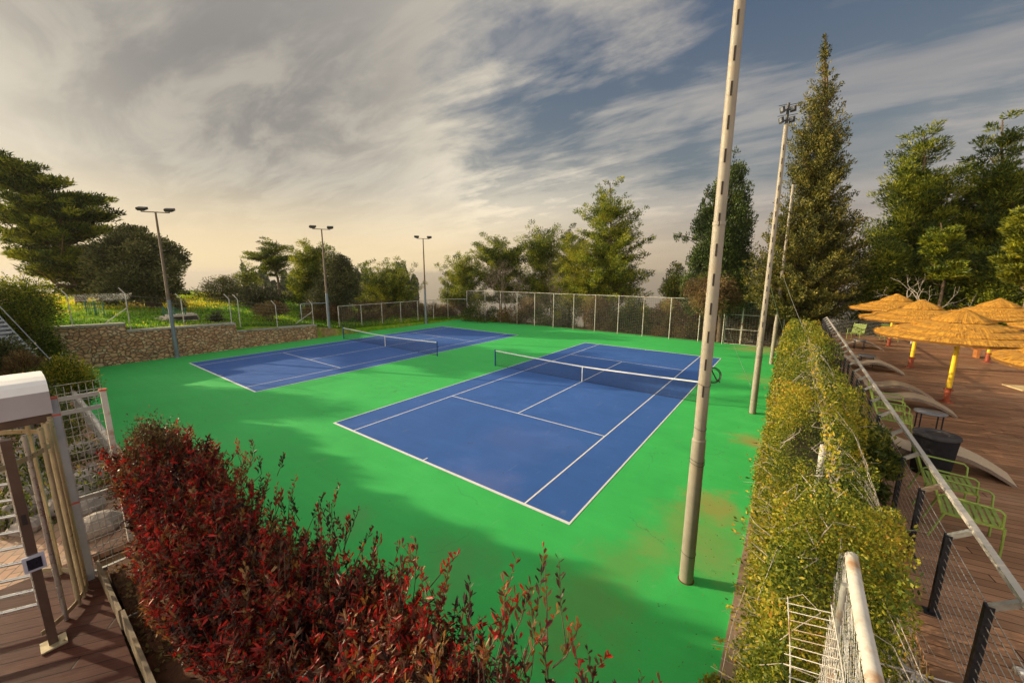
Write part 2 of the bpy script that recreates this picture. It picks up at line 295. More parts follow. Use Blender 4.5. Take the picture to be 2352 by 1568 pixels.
# ------------------------------------------------------------------ terrain
def lawn_base(y): return np.interp(y, [-20, -14.3, -8, -1.6, 1.5, 17, 20], [2.65, 2.25, 1.75, 1.1, .45, .12, .0])
def ground(x, y):
    x, y = np.broadcast_arrays(np.asarray(x, float), np.asarray(y, float))
    sm = lambda v: np.clip(v, 0, 1)**2*(3-2*np.clip(v, 0, 1))
    z = np.zeros_like(x) - .06
    w = lawn_base(y); rise = w+np.maximum(np.interp(y, [-20, 2, 14, 20], [3.0, 3.0, .6, .1])-w, -.2)*sm((-27-x)/22)-np.where((x < -60) & (y > 8), .10*(-60-x), 0)
    z = np.where(x < -27.0, rise, z)
    z = np.where((x > 10.62), 2.42, z)
    z = np.where((y < -18.55), np.where(x < -9, 2.7*sm((-23-x)/3)-.1, np.where(x < 1.5, 2.42, 2.30)), z)
    nd = np.maximum(y-19.4, 0); north = np.where(x > 10.62, 2.42 - 2.6*sm((y-14)/14), np.where(x < -27, rise, -.06))
    z = np.where(y > 19.4, north-.05*nd-7*sm(nd/50), np.where((x > 10.62) & (y > 11), 2.42-2.6*sm((y-14)/14), z))
    D = np.hypot(x, y); bump = .18*np.sin(x*.31+1.3)*np.sin(y*.27)*sm((D-34)/10)
    far = -70*sm((D-75)/420) - 120*sm((D-500)/4000)
    return z + bump + far
gx = np.unique(np.concatenate([-np.geomspace(80, 14000, 26), np.arange(-80, -27, 1.5), [-27.05, -26.98], np.arange(-26, 10, 3.), [-9.05, -8.95, 10.58, 10.66], np.arange(12, 60, 1.5), np.geomspace(62, 9000, 20)]))
gy = np.unique(np.concatenate([-np.geomspace(30, 9000, 16), np.arange(-28, -19, 1.5), [-18.6, -18.5], np.arange(-17, 19, 1.5), [19.36, 19.44], np.arange(20.5, 80, 1.5), np.geomspace(82, 16000, 26)]))
GX, GY = np.meshgrid(gx, gy, indexing='ij'); GZ = ground(GX, GY); nx, ny = GX.shape
ii = (np.arange(nx-1)[:, None]*ny+np.arange(ny-1)[None, :]).ravel()
tag(np_mesh('ground', np.stack([GX, GY, GZ], -1).reshape(-1, 3), np.stack([ii, ii+ny, ii+ny+1, ii+1], 1), MATS['meadow_ground'], smooth=False), kind='structure')

# ------------------------------------------------------------------ courts
CW, CL = 5.485, 11.885
C2 = np.array([-18.22, -.20])
slab = MB().box((-8.99, .45, -.045), (36.06, 37.9, .09)); tag(slab.build('court_surface', MATS['green_paint']), kind='structure')
def court(cx, cy, name):
    o = MB(); z = .004
    o.quad((cx-CW, cy-CL, z), (cx+CW, cy-CL, z), (cx+CW, cy+CL, z), (cx-CW, cy+CL, z)); o = o.build('court_floor', MATS['blue_paint']); tag(o, kind='structure')
    l = MB()
    def R(x0, x1, y0, y1): l.quad((cx+x0, cy+y0, .008), (cx+x1, cy+y0, .008), (cx+x1, cy+y1, .008), (cx+x0, cy+y1, .008))
    w = .05
    for s in (-1, 1):
        R(*sorted((s*CW, s*(CW-w))), -CL, CL); R(*sorted((s*4.115, s*(4.115-w))), -CL+.1, CL-.1)
        R(-CW+w, CW-w, *sorted((s*CL, s*(CL-.1)))); R(-4.115+w, 4.115-w, *sorted((s*6.4, s*(6.4-w)))); R(-.025, .025, *sorted((s*(CL-.1), s*(CL-.28))))
    R(-.025, .025, -6.35, 6.35)
    tag(l.build('court_lines', MATS['line_paint']), kind='structure')
court(0, 0, 'near'); court(*C2, 'far')
# bare dirt edge and kerb on the right side
kb = MB()
for i in range(24): kb.box((9.22, -18.4+.78+i*1.56, -.01), (.36, 1.545, .1+.008*(i % 3)))
tag(kb.build('kerb', MATS['kerb_stone']), kind='structure')
tag(MB().box((10.02, .4, -.03), (1.2, 37.8, .07)).build('soil_strip', MATS['soil']), kind='structure')

def net(cx, cy, label):
    e = empty('tennis_net', (cx, cy, 0), label, 'tennis net', 'nets across the two courts')
    hw = 6.4; zt = lambda x: .914+(1.07-.914)*(abs(x)/hw)**1.3
    m = MB(); n = 230
    for i in range(n+1):
        x = -hw+.04+(2*hw-.08)*i/n; m.add([(x-.0036, 0, .04), (x+.0036, 0, .04), (x+.0036, 0, zt(x)), (x-.0036, 0, zt(x))], [(0, 1, 2, 3)])
    for j in range(18):
        for k in range(16):
            x0 = -hw+.04+(2*hw-.08)*k/16; x1 = -hw+.04+(2*hw-.08)*(k+1)/16; f = j/17; a = .05+(zt(x0)-.08)*f; b = .05+(zt(x1)-.08)*f; t = .011 if j == 0 else .0036
            m.add([(x0, .002, a-t), (x1, .002, b-t), (x1, .002, b+t), (x0, .002, a+t)], [(0, 1, 2, 3)])
    m.build('netting', MATS['net_cord'], e)
    hb = MB()
    for k in range(24):
        x0 = -hw+2*hw*k/24; x1 = -hw+2*hw*(k+1)/24; hb.beam((x0, 0, zt(x0)-.025), (x1, 0, zt(x1)-.025), .022, .065)
    hb.build('headband', MATS['net_band'], e)
    MB().box((0, 0, .45), (.055, .03, .86)).build('centre_strap', MATS['net_band'], e)
    for s in (-1, 1):
        p = MB().tube([(s*hw, 0, 0), (s*hw, 0, 1.1)], .045, 12); p.lathe((s*hw, 0, 1.1), [(.05, 0), (.05, .02), (0, .035)], 12)
        if s > 0: p.box((s*hw+.07, 0, .72), (.09, .07, .12))
        p.build('net_post', MATS['blue_metal'], e)
    return e
net(0, 0, 'tennis net across the nearer blue court'); net(*C2, 'tennis net across the farther blue court beside the stone wall')

# ------------------------------------------------------------------ light poles
def left_pole():
    e = empty('light_pole', (0, 0, 0))
    m = MB().tube([(0, 0, 0), (0, 0, 4.2)], [.14, .115], 14); m.lathe((0, 0, 0), [(.2, 0), (.2, .05), (.15, .07)], 14); m.build('pole_base', MATS['grey_pole'], e)
    MB().tube([(0, 0, 4.2), (0, 0, 10.2)], [.105, .06], 12).build('pole_shaft', MATS['brown_pole'], e)
    MB().beam((-.75, -.12, 10.2), (.75, .12, 10.2), .06, .06).build('crossbar', MATS['brown_pole'], e)
    for i in range(22): s = (-1)**i; z = 2.2+i*.3; MB().tube([(0, 0, z), (s*.22, 0, z+.02), (s*.22, 0, z+.07)], .009, 4).build('climbing_peg', MATS['galvanised'], e)
    for s in (-1, 1):
        M = Matrix.Rotation(.35, 4, 'X') @ Matrix.Rotation(s*.08, 4, 'Z')
        h = MB(); h.box((s*.74, .1*s+.1, 10.42), (.54, .36, .15), M); h.box((s*.74, .1*s-.06, 10.34), (.4, .1, .18), M); h.beam((s*.74, s*.12, 10.2), (s*.74, .1*s+.05, 10.36), .05, .05)
        l = h.build('floodlight', MATS['lamp_black'], e)
        MB().box((s*.74, .1*s+.13, 10.335), (.46, .30, .02), M).build('lens', MATS['lamp_glass'], l)
    return e
p0 = left_pole(); LB = ['twin-headed floodlight pole in front of the rubble stone wall', 'twin-headed floodlight pole at the end of the stone wall, by the far net', 'twin-headed floodlight pole at the far left corner of the courts']
for i, (x, y) in enumerate([(-27.0+.35, -12.0), (-27.3, -.1), (-27.0, 12.0)]):
    o = p0 if i == 0 else copy_tree(p0); o.location = (x, y, 0); o.rotation_euler.z = .9; tag(o, LB[i], 'light pole', 'floodlight poles with two heads')
def right_pole(x, y, H, label, lamps, coil=False):
    e = empty('tall_pole', (x, y, 0), label, 'light pole', 'tall pale poles beside the hedge')
    hs = H*.25
    a = MB().tube([(0, 0, 0), (0, 0, hs)], [.132, .122], 24); a.lathe((0, 0, hs), [(.122, 0), (.125, .02), (.1, .05)], 24); a.build('lower_shaft', MATS['pole_cream'], e)
    b = MB().tube([(0, 0, hs+.0), (0, 0, H*.58)], [.105, .098], 24); b.lathe((0, 0, H*.58), [(.104, -.03), (.104, .03), (.09, .04)], 24)
    b.tube([(0, 0, H*.58), (0, 0, H)], [.092, .08], 24); b.build('upper_shaft', MATS['pole_cream'], e)
    d = np.array([-.35, -.94]); s = MB()
    nsl = int((H-4)/.505)
    for i in range(nsl):
        z = 3.99+i*.505; r = .105-.02*(z-3)/9
        a0 = math.atan2(CAM[1]-y, CAM[0]-x)-.05; M = Matrix.Rotation(a0, 4, 'Z')
        MB().box((r*math.cos(a0)*.97, r*math.sin(a0)*.97, z), (.02, .03, .21), M).build('step_slot', MATS['dark_slot'], e)
    MB().lathe((0, 0, .002), [(.0, .008), (.145, .008), (.155, .0)], 20, False).build('base_joint', MATS['soil'], e)
    for z in (.62, 2.55, 2.62, 3.25, 4.1): r = .134 if z < hs else .109; MB().tube([(r*math.cos(a), r*math.sin(a), z+.02*math.sin(a*2)) for a in np.linspace(0, 2*PI, 17)], .0045, 4, False).build('wire_tie', MATS['black_rubber'], e)
    if lamps:
        MB().tube([(0, 0, H), (0, 0, H+.75)], .05, 8).build('lamp_mast', MATS['lamp_black'], e)
        k = 0
        for zz in (H+.12, H+.5):
            for s_ in (-1, 1):
                M = Matrix.Rotation(s_*.35-.6, 4, 'Z') @ Matrix.Rotation(.25, 4, 'X')
                c = (s_*.17, -.08+.06*s_, zz); h = MB().box(c, (.19, .09, .21), M); h.beam((0, 0, zz), c, .04, .04); h.tube([(c[0]-.14, c[1], zz+.17), (c[0]+.14, c[1], zz+.17)], .012, 6)
                l = h.build('floodlight', MATS['lamp_black'], e)
                MB().box((c[0]-.02, c[1]-.07, zz), (.12, .02, .13), M).build('lens', MATS['table_grey'], l)
    return e
right_pole(8.2, -12, 12.0, 'closest tall pale stepped pole, its top out of the picture', True)
right_pole(8.4, -.05, 11.95, 'second tall pale pole, topped by a cluster of four lamps', True)
right_pole(8.56, 12.0, 11.8, 'farthest tall pale pole, bare at its top', False)
# coil of black cable hung on the nearest pole and thin stay wires
c0 = at(1640, 864, 0); cz = 3.0
pc = CAM + ray(1643, 862)*(8.7/np.linalg.norm(ray(1643, 862)))
m = MB()
for k in range(5):
    R_ = .13+.012*k+random.uniform(-.02, .02); ox = random.uniform(-.05, .05)
    m.tube([pc+RT*(ox+R_*1.0*math.cos(a))+UP*(R_*math.sin(a))+FW*.02*k for a in np.linspace(0, 2*PI, 26)], .006, 5)
m.tube([pc+UP*.25-RT*.17, pc+UP*.12-RT*.08, pc-UP*.08+RT*.02, pc-UP*.13+RT*.09], .014, 6); m.tube([(8.2, -12, pc[2]+.35), pc+UP*.25-RT*.17], .01, 5)
tag(m.build('cable_coil', MATS['black_rubber']), 'loops of black cable hanging on the closest pale pole', 'cable')
def sag(a, b, s, n=14): a = np.array(a, float); b = np.array(b, float); return [a+(b-a)*t-np.array([0, 0, 4*s*t*(1-t)]) for t in np.linspace(0, 1, n)]
m = MB().tube(sag((8.56, 12, 6.2), (9.9, -2.4, 3.9), .1), .012, 5); tag(m.build('stay_wire', MATS['cable']), 'thin wire from the farthest pale pole down into the hedge', 'wire', 'wires by the right-hand poles')
m = MB().tube(sag((8.4, -.05, 6.0), (9.3, 15.5, 1.0), .1), .010, 5); tag(m.build('stay_wire', MATS['cable']), 'thin wire from the four-lamp pole towards the back fence', 'wire', 'wires by the right-hand poles')
m = MB().tube(sag((8.4, -.05, .9), (4.6, 18.7, 2.4), .25), .008, 5); tag(m.build('stay_wire', MATS['cable']), 'thin slack wire from the gate in the back fence to the second pale pole', 'wire', 'wires by the right-hand poles')

# ------------------------------------------------------------------ fences
def mesh_fence(name, label, pts, H, base, topr, dv=.2, dh=.16, wr=.0045, brace=(), pr=.03, rail=True):
    pts = [np.array(p, float) for p in pts]; e = empty(name, (0, 0, 0), label, 'fence')
    w = MB()
    for i, p in enumerate(pts):
        z = base(p); MB().tube([(*p, z-.2), (*p, z+H)], pr, 8).build('post', MATS[topr], e)
    for a, b in zip(pts[:-1], pts[1:]):
        za, zb = base(a), base(b); L = np.linalg.norm(b-a); d = (b-a)/L
        if rail: MB().tube([(*a, za+H), (*b, zb+H)], pr*.8, 8).build('rail', MATS[topr], e)
        for k in range(int(H/dh)): h = .06+k*dh; w.beam((*a, za+h), (*b, zb+h), wr*2, wr*2)
        for k in range(int(L/dv)): q = a+d*(k+.5)*dv; zz = za+(zb-za)*(k+.5)*dv/L; w.beam((*q, zz+.05), (*q, zz+H), wr*1.6, wr*1.6)
    w.build('wire_mesh', MATS['mesh_wire'], e)
    for (i, s) in brace:
        p = pts[i]; q = p+(pts[i+s]-p)*.55; MB().tube([(*p, base(p)+H*.6), (*q, base(q))], pr*.8, 6).build('brace', MATS[topr], e)
    return e
flat = lambda p: 0.
nf = [(-25.3, 17.6)] + [(-23.0+i*2.56, 18.55+.008*i) for i in range(11)] + [(4.55, 18.85)]
mesh_fence('wire_fence', 'tall wire mesh fence along the far end of the courts', nf, 3.92, flat, 'white_post', brace=((0, 1),), wr=.0055, pr=.036)
mesh_fence('wire_fence', 'lower wire mesh fence along the left side of the courts beyond the stone wall', [(-27.75, 1.2+i*2.55) for i in range(7)]+[(-25.3, 17.6)], 2.82, flat, 'white_post', dv=.25, dh=.2, wr=.006, pr=.036)
mesh_fence('wire_fence', 'short wire mesh fence right of the gate, running into the hedge', [(7.3, 19.05), (8.9, 19.25), (11.0, 19.5)], 3.6, flat, 'white_post', brace=((1, 1),), wr=.006)
g = empty('metal_gate', (4.55, 18.9, 0), 'double gate of thin steel tube in the far fence, behind the pale poles', 'gate')
for k, (a, b) in enumerate((((.12, 0), (1.36, .07)), ((1.42, .07), (2.66, .14)))):
    lf = MB(); 
    for z in (.06, 1.35, 2.65, 3.75): lf.tube([(*a, z), (*b, z)], .028, 6)
    for q in (a, b): lf.tube([(*q, .06), (*q, 3.75)], .03, 6)
    l = lf.build('gate_leaf', MATS['white_post'], g); w = MB()
    for j in range(22): z = .2+j*.16; w.beam((*a, z), (*b, z), .008, .008)
    for j in range(6): f = (j+.5)/6; q = (a[0]+(b[0]-a[0])*f, a[1]+(b[1]-a[1])*f); w.beam((*q, .06), (*q, 3.75), .007, .007)
    w.build('wire_mesh', MATS['galvanised'], l)
# stone wall with three stepped heights: three lengths of one wall
e = empty('stone_wall', (-26.9, -10, 0), 'rough rubble stone wall stepping down in three heights beside the far court', 'wall')
segs = [(-19.4, -14.35, 2.74), (-14.35, -8.0, 2.12), (-8.0, -1.5, 1.38)]
for k, (y0, y1, h) in enumerate(segs):
    h1 = h-(.12 if k < 2 else .2)
    b = MB().add([(-.55, y0+10, -.05), (0, y0+10, -.05), (0, y1+10, -.05), (-.55, y1+10, -.05), (-.55, y0+10, h), (0-.05, y0+10, h), (-.05, y1+10, h1), (-.55, y1+10, h1)],
        [(0, 1, 2, 3), (4, 7, 6, 5), (1, 5, 6, 2), (0, 3, 7, 4), (0, 4, 5, 1), (2, 6, 7, 3)]); b.build('wall_length', MATS['rubble_stone'], e)
    MB().add([(-.6, y0+10, h+.003), (.0, y0+10, h+.003), (.0, y1+9.99, h1+.003), (-.6, y1+9.99, h1+.003), (-.6, y0+10, h+.14), (0, y0+10, h+.14), (0, y1+9.99, h1+.14), (-.6, y1+9.99, h1+.14)],
        [(0, 3, 2, 1), (4, 5, 6, 7), (1, 2, 6, 5), (0, 4, 7, 3), (0, 1, 5, 4), (2, 3, 7, 6)]).build('coping', MATS['concrete'], e)
# angled-top posts of the lawn fence
lp = [(-27.15, -16.7, 2.75, 2.36), (-27.2, -14.1, 2.1, 3.0), (-27.2, -11.2, 2.1, 2.5), (-27.2, -8.2, 2.0, 2.44), (-27.25, -7.6, 1.4, 3.0), (-27.25, -4.8, 1.35, 2.4), (-27.3, -1.6, 1.2, 2.45)]
e = empty('wire_fence', (0, 0, 0), 'fence of white angled-top posts and wires along the top of the stone wall', 'fence'); w = MB()
for i, (x, y, z, h) in enumerate(lp):
    MB().tube([(x, y, z-.1), (x, y, z+h-.4), (x-.22, y-.22, z+h)], .032, 6).build('post', MATS['white_post'], e)
    if i: 
        a = lp[i-1]
        for k in range(7): f = .12+k*.14; w.beam((a[0], a[1], a[2]+(a[3]-.4)*f), (x, y, z+(h-.4)*f), .008, .008)
for i, s in ((1, -1.6), (6, -1.6)):
    x, y, z, h = lp[i]; MB().tube([(x, y, z+h*.55), (x, y+s, z+.35)], .028, 6).build('brace', MATS['white_post'], e)
a, b = lp[0], lp[1]
for k in range(40):
    for s in (-1, 1):
        y0 = a[1]+.0+k*.07; zt_ = 4.75; w.beam((-27.3, y0, zt_-.45), (-27.3, y0+s*.22, zt_), .006, .006)
w.build('wire_mesh', MATS['galvanised'], e)

# ------------------------------------------------------------------ trees: outline rows (row, left, right) at a distance become a round crown of clumps
LAT = np.array([RT[0], RT[1]])/math.hypot(RT[0], RT[1])
def tree(name, label, cat, D, rows, N, nclump, cr, mat, leaf=(.22, .07), flat=.7, stem=None, trunk_r=.18, bark='bark', limbs=26, up=.5, layers=0, depth=1., group=None, shell=.5, droop=0., gz=None, crown_name='crown', boughs=(), vary=0., br=0, slope=.25, jit=(.66, 1.2)):
    rows = sorted(rows, key=lambda r: -r[0]); base_px = stem[0] if stem else (rows[0][1]+rows[0][2])/2
    mid = atd(base_px, rows[0][0], D); bx, by = mid[:2]; g0 = float(ground(bx, by)) if gz is None else gz
    az0 = math.atan2(bx-CAM[0], by-CAM[1]); fwd = np.array([math.sin(az0), math.cos(az0)]); lat = np.array([fwd[1], -fwd[0]])
    Z, Cc, Wd = [], [], []
    for (ry, xl, xr) in rows:
        A = ray(xl, ry); B = ray(xr, ry); M_ = (A+B)/2
        def sol(d):                              # meet the vertical plane through the stem, facing the camera
            t = D/(d[0]*fwd[0]+d[1]*fwd[1]); p = CAM+d*t; return (p[0]-bx)*lat[0]+(p[1]-by)*lat[1], p[2]
        a, z1 = sol(A); b, z2 = sol(B); Z.append((z1+z2)/2); Cc.append((a+b)/2); Wd.append(abs(b-a)/2)
    Z, Cc, Wd = map(np.array, (Z, Cc, Wd)); zz = np.linspace(Z[0], Z[-1], 200); ww = np.interp(zz, Z, Wd)
    pdf = np.maximum(ww, .12*ww.max())**1.4; cdf = np.cumsum(pdf)/pdf.sum()
    cz = np.interp(rnd(nclump), cdf, zz)
    if layers: dz = (Z[-1]-Z[0])/layers; cz = (np.round(cz/dz)+RNG.normal(0, .13, nclump))*dz; cz = np.clip(cz, Z[0], Z[-1])
    w = np.interp(cz, Z, Wd); c = np.interp(cz, Z, Cc); th = rnd(nclump, 0, 2*PI); R_ = w*rnd(nclump)**shell
    crs = cr*rnd(nclump, .65, 1.35)*np.clip(.45+.55*w/max(ww.max(), .01)*1.3, .35, 1.1); R_ = np.maximum(R_-crs*.22, 0)*(1+vary*np.sin(th*3+cz*.9)+vary*np.sin(th*2-cz*1.7+2))
    u = c+R_*np.cos(th); v = R_*np.sin(th)*depth; cz = cz-droop*R_
    P = np.stack([bx+lat[0]*u+fwd[0]*v, by+lat[1]*u+fwd[1]*v, cz], 1)
    if br:
        Ps, Rs, Cs_ = [], [], []
        for i in range(br):
            zb = float(np.interp(random.random(), cdf, zz)); tt = (zb-Z[0])/(Z[-1]-Z[0]); a_ = i*2.39996+random.uniform(-.5, .5); L_ = float(np.interp(zb, Z, Wd))*random.uniform(*jit); c_ = float(np.interp(zb, Z, Cc)); sl = slope*(.5+1.1*tt)+random.uniform(-.12, .12)
            m_ = max(2, int(L_/(cr*.75))+1)
            for f_ in np.linspace(.25 if m_ > 2 else .6, 1, m_):
                r_ = L_*f_; kink = .35*cr*math.sin(i*3.1+f_*4); Ps.append([bx+lat[0]*(c_+r_*math.cos(a_))+fwd[0]*(r_*math.sin(a_)*depth+kink), by+lat[1]*(c_+r_*math.cos(a_))+fwd[1]*(r_*math.sin(a_)*depth+kink), zb+sl*r_*f_-.25*L_*abs(slope)*.5]); Rs.append(cr*(1.08-.5*f_)*random.uniform(.75, 1.2)*min(1, .4+L_/(cr*3.2))); Cs_.append(c_)
        P = np.array(Ps); crs = np.array(Rs); c = np.array(Cs_); nclump = len(P)
    BP = []
    for (x0, y0, x1, y1, br, nb) in boughs:
        def pt(px, py):
            d = ray(px, py); t_ = D/(d[0]*fwd[0]+d[1]*fwd[1]); return CAM+d*t_
        a_, b_ = pt(x0, y0), pt(x1, y1); BP.append((a_, b_)); f_ = rnd(nb, .25, 1)[:, None]; Q = a_+(b_-a_)*f_; Q[:, 2] += .35*np.sin(f_[:, 0]*5)*br; Q += RNG.normal(0, br*.35, (nb, 3)); P = np.concatenate([P, Q]); crs = np.concatenate([crs, br*rnd(nb, .5, 1.0)]); c = np.concatenate([c, np.zeros(nb)])
    nclump = len(P)
    e = empty(name, (bx, by, g0), label, cat, group); off = np.array([bx, by, g0])
    wt = crs**2; k = RNG.choice(nclump, N, p=wt/wt.sum()); q = RNG.normal(size=(N, 3)); q = unit(q)*(rnd(N)**.45)[:, None]
    q = q*crs[k][:, None]*np.array([1, 1, flat]); C = P[k]+q
    out = unit(np.stack([C[:, 0]-bx-lat[0]*c[k]*.8, C[:, 1]-by-lat[1]*c[k]*.8, np.zeros(N)], 1)+1e-4)
    ax = unit(out*.5+unit(q)*.9+np.array([0, 0, up])+RNG.normal(size=(N, 3))*.45)
    V, F, nv = leaf_quads(C-off, ax, leaf[0]*rnd(N, .6, 1.4), leaf[1]*rnd(N, .7, 1.3))
    tc = rnd(nclump, .0, .62); tn = np.clip(tc[k]+RNG.normal(.1, .17, N), 0, 1)
    np_mesh(crown_name, V, F, MATS[mat], e, np.repeat(tn, nv))
    t = MB(); top = Z[-1]-.04*(Z[-1]-Z[0]); stems = stem or (base_px,)
    for si, sx in enumerate(stems):
        s0 = atd(sx, rows[0][0], D)[:2]-np.array([bx, by]); n = 9
        pts = [(s0[0]*(1-f)+lat[0]*np.interp(g0+f*(top-g0), Z, Cc)*f, s0[1]*(1-f)+lat[1]*np.interp(g0+f*(top-g0), Z, Cc)*f, -.15+f*(top-g0)) for f in np.linspace(0, 1 if si == 0 else .5, n)]
        t.tube(pts, [trunk_r*(1-.92*f)+.012 for f in np.linspace(0, 1, n)], 9)
    ks = RNG.choice(nclump, min(limbs, nclump), replace=False)
    for kk in ks:
        p = P[kk]-off; rr = math.hypot(p[0], p[1]); zb = max(.12*(top-g0), p[2]-rr*.45-.2); f = min(1, zb/(top-g0)); cc = np.interp(g0+zb, Z, Cc)*f
        a = np.array([lat[0]*cc, lat[1]*cc, zb]); m1 = (a+p)/2+RNG.normal(0, .08*rr+.02, 3)-np.array([0, 0, .06*rr])
        rb = trunk_r*.35*(1-.7*f)+.012; t.tube([a, m1, p], [rb, rb*.6, rb*.25], 5, False)
    for a_, b_ in BP:
        a_ = a_-off; b_ = b_-off; t.tube([a_*([.3, .3, 1] if jit[0] < .7 else [1, 1, 1])-[0, 0, .4], a_, (a_+b_)/2+[0, 0, .1], b_], [.09, .07, .045, .015], 6, False)
    t.build('trunk', MATS[bark], e); return e
def bare_tree(name, label, D, bx_, by_, top, spread, mat, levels=5, group=None, r0=.09, n0=3):
    b = atd(bx_, by_, D); g0 = float(ground(b[0], b[1])); zt = atd(*top, D)[2]; H = zt-g0; e = empty(name, (b[0], b[1], g0), label, 'bare tree', group)
    t = MB(); tw = MB()
    def grow(p, d, L, r, lv):
        pts = [p]; 
        for i in range(3): d = (d+Vector(RNG.normal(0, .13, 3))+Vector((0, 0, .05))).normalized(); p = p+d*L/3; pts.append(p)
        (t if lv < 2 else tw).tube(pts, [r, r*.88, r*.76, r*.62], 5 if lv < 3 else 3, False)
        if lv >= levels: return
        for i in range(n0 if lv else n0+1):
            s = pts[random.choice((1, 2, 3, 3))]; v = Vector(RNG.normal(0, 1, 3)); v = (v-d*v.dot(d)).normalized()
            grow(s, (d+v*spread*random.uniform(.6, 1.2)).normalized(), L*random.uniform(.58, .8), r*.58, lv+1)
    grow(Vector((0, 0, -.1)), Vector((0, 0, 1)), H*.36, r0, 0)
    t.build('trunk', MATS[mat], e); tw.build('twigs', MATS[mat], e); return e
SHADE = []
TP = 'pine trees around the courts'; TS = 'shrubs behind the fences'
# west side, beyond the stone wall
tree('pine_tree', 'huge leaning pine with layered boughs at the left edge, over the yellow meadow', 'tree', 57, [(672, 128, 245), (640, 60, 300), (590, 30, 262), (540, -50, 240), (500, -60, 252), (450, -40, 238), (420, -60, 160), (385, -60, 112), (350, -60, 70)],
     90000, 270, 1.2, 'pine_green', (.42, .09), .5, stem=(182, 245), trunk_r=.42, br=150, slope=.12, up=.7, limbs=90, group=TP, vary=.16, shell=.42)
tree('oak_tree', 'round dark grey-green oak behind the nearest floodlight pole', 'tree', 52, [(682, 250, 400), (660, 205, 418), (620, 195, 425), (580, 205, 420), (550, 240, 385), (525, 270, 335)],
     60000, 340, .85, 'oak_leaf', (.26, .12), .85, stem=(352, 338, 366), trunk_r=.26, limbs=60, shell=.4, vary=.1)
tree('pine_tree', 'flat-topped pine with spreading layers, middle left of the far meadow', 'tree', 60, [(632, 610, 655), (612, 575, 668), (590, 556, 684), (570, 600, 672), (545, 612, 655)],
     17000, 60, 1.05, 'pine_green', (.26, .07), .45, stem=(640,), trunk_r=.2, br=40, slope=.1, limbs=30, group=TP, gz=2.5)
tree('pine_tree', 'yellow-green bushy pine just left of the second floodlight pole', 'tree', 52, [(690, 660, 730), (660, 655, 745), (630, 665, 760), (600, 675, 765), (570, 705, 745)],
     36000, 85, 1.1, 'pine_warm', (.26, .07), .8, stem=(705,), trunk_r=.2, limbs=30, br=60, slope=.5, group=TP)
tree('oak_tree', 'grey-green rounded tree directly behind the second floodlight pole', 'tree', 48, [(700, 715, 800), (670, 715, 822), (640, 735, 826), (610, 745, 815), (588, 755, 790)],
     34000, 95, .9, 'olive_grey', (.2, .09), .85, stem=(722, 740), trunk_r=.16, limbs=30, shell=.4, vary=.12)
tree('low_tree', 'low broad tree between the second and third floodlight poles', 'tree', 55, [(705, 815, 960), (680, 808, 968), (655, 825, 955), (635, 850, 930), (622, 868, 905)],
     42000, 110, .8, 'pine_warm', (.2, .08), .8, stem=(880,), trunk_r=.12, limbs=26, shell=.4, br=70, slope=.7)
tree('young_pine', 'small pale pine poking above shrubs left of the flat-topped pine', 'tree', 66, [(690, 530, 600), (650, 528, 604), (625, 540, 590), (605, 552, 576)], 6000, 34, 1.0, 'pine_warm', (.26, .08), .8, stem=(566,), trunk_r=.12, limbs=14, group=TP)
tree('grey_shrub', 'wide grey-brown thicket on the far edge of the lawn', 'shrub', 58, [(700, 445, 575), (680, 440, 590), (655, 455, 570), (640, 480, 545)], 13000, 70, .9, 'olive_grey', (.2, .08), .8, limbs=14, trunk_r=.08, group=TS)
tree('dark_shrub', 'dark green shrub on the lawn below the flat-topped pine', 'shrub', 52, [(700, 545, 640), (685, 535, 660), (668, 560, 640), (655, 575, 610)], 9000, 50, .8, 'oak_dark', (.2, .08), .8, limbs=8, trunk_r=.07, group=TS)
tree('dark_shrub', 'brownish shrub at the right end of the lawn by the football goal', 'shrub', 43, [(722, 585, 665), (710, 580, 672), (700, 600, 655)], 6000, 34, .55, 'brush', (.16, .05), .8, limbs=8, trunk_r=.05, group=TS)
tree('dark_shrub', 'small dark bush alone on the lawn just above the stone wall', 'shrub', 41.5, [(745, 485, 515), (735, 478, 522), (722, 482, 515)], 2200, 14, .4, 'oak_dark', (.14, .06), .9, limbs=5, trunk_r=.04, group=TS)
tree('orange_bush', 'rounded orange bush in the yellow meadow left of the nearest floodlight pole', 'shrub', 60, [(693, 287, 310), (686, 284, 313), (680, 290, 306)], 1500, 9, .5, 'orange_shrub', (.18, .08), .9, limbs=3, trunk_r=.04, group=TS)
tree('orange_bush', 'bright orange bush beside the nearest floodlight pole', 'shrub', 56, [(700, 368, 398), (688, 366, 402), (678, 376, 398)], 2600, 12, .6, 'orange_shrub', (.18, .08), .9, limbs=3, trunk_r=.04, group=TS)
tree('dark_shrub', 'dark evergreen bush just right of the oak', 'shrub', 64, [(690, 405, 445), (680, 402, 450), (670, 410, 440)], 2400, 14, .7, 'oak_dark', (.18, .08), .9, limbs=3, trunk_r=.04, group=TS)
tree('pale_bush', 'pale grey-green bush behind a green mesh fence right of the nearest pole', 'shrub', 50, [(715, 396, 420), (700, 394, 424), (686, 398, 416)], 2200, 12, .5, 'olive_grey', (.14, .06), .9, limbs=3, trunk_r=.04, group=TS)
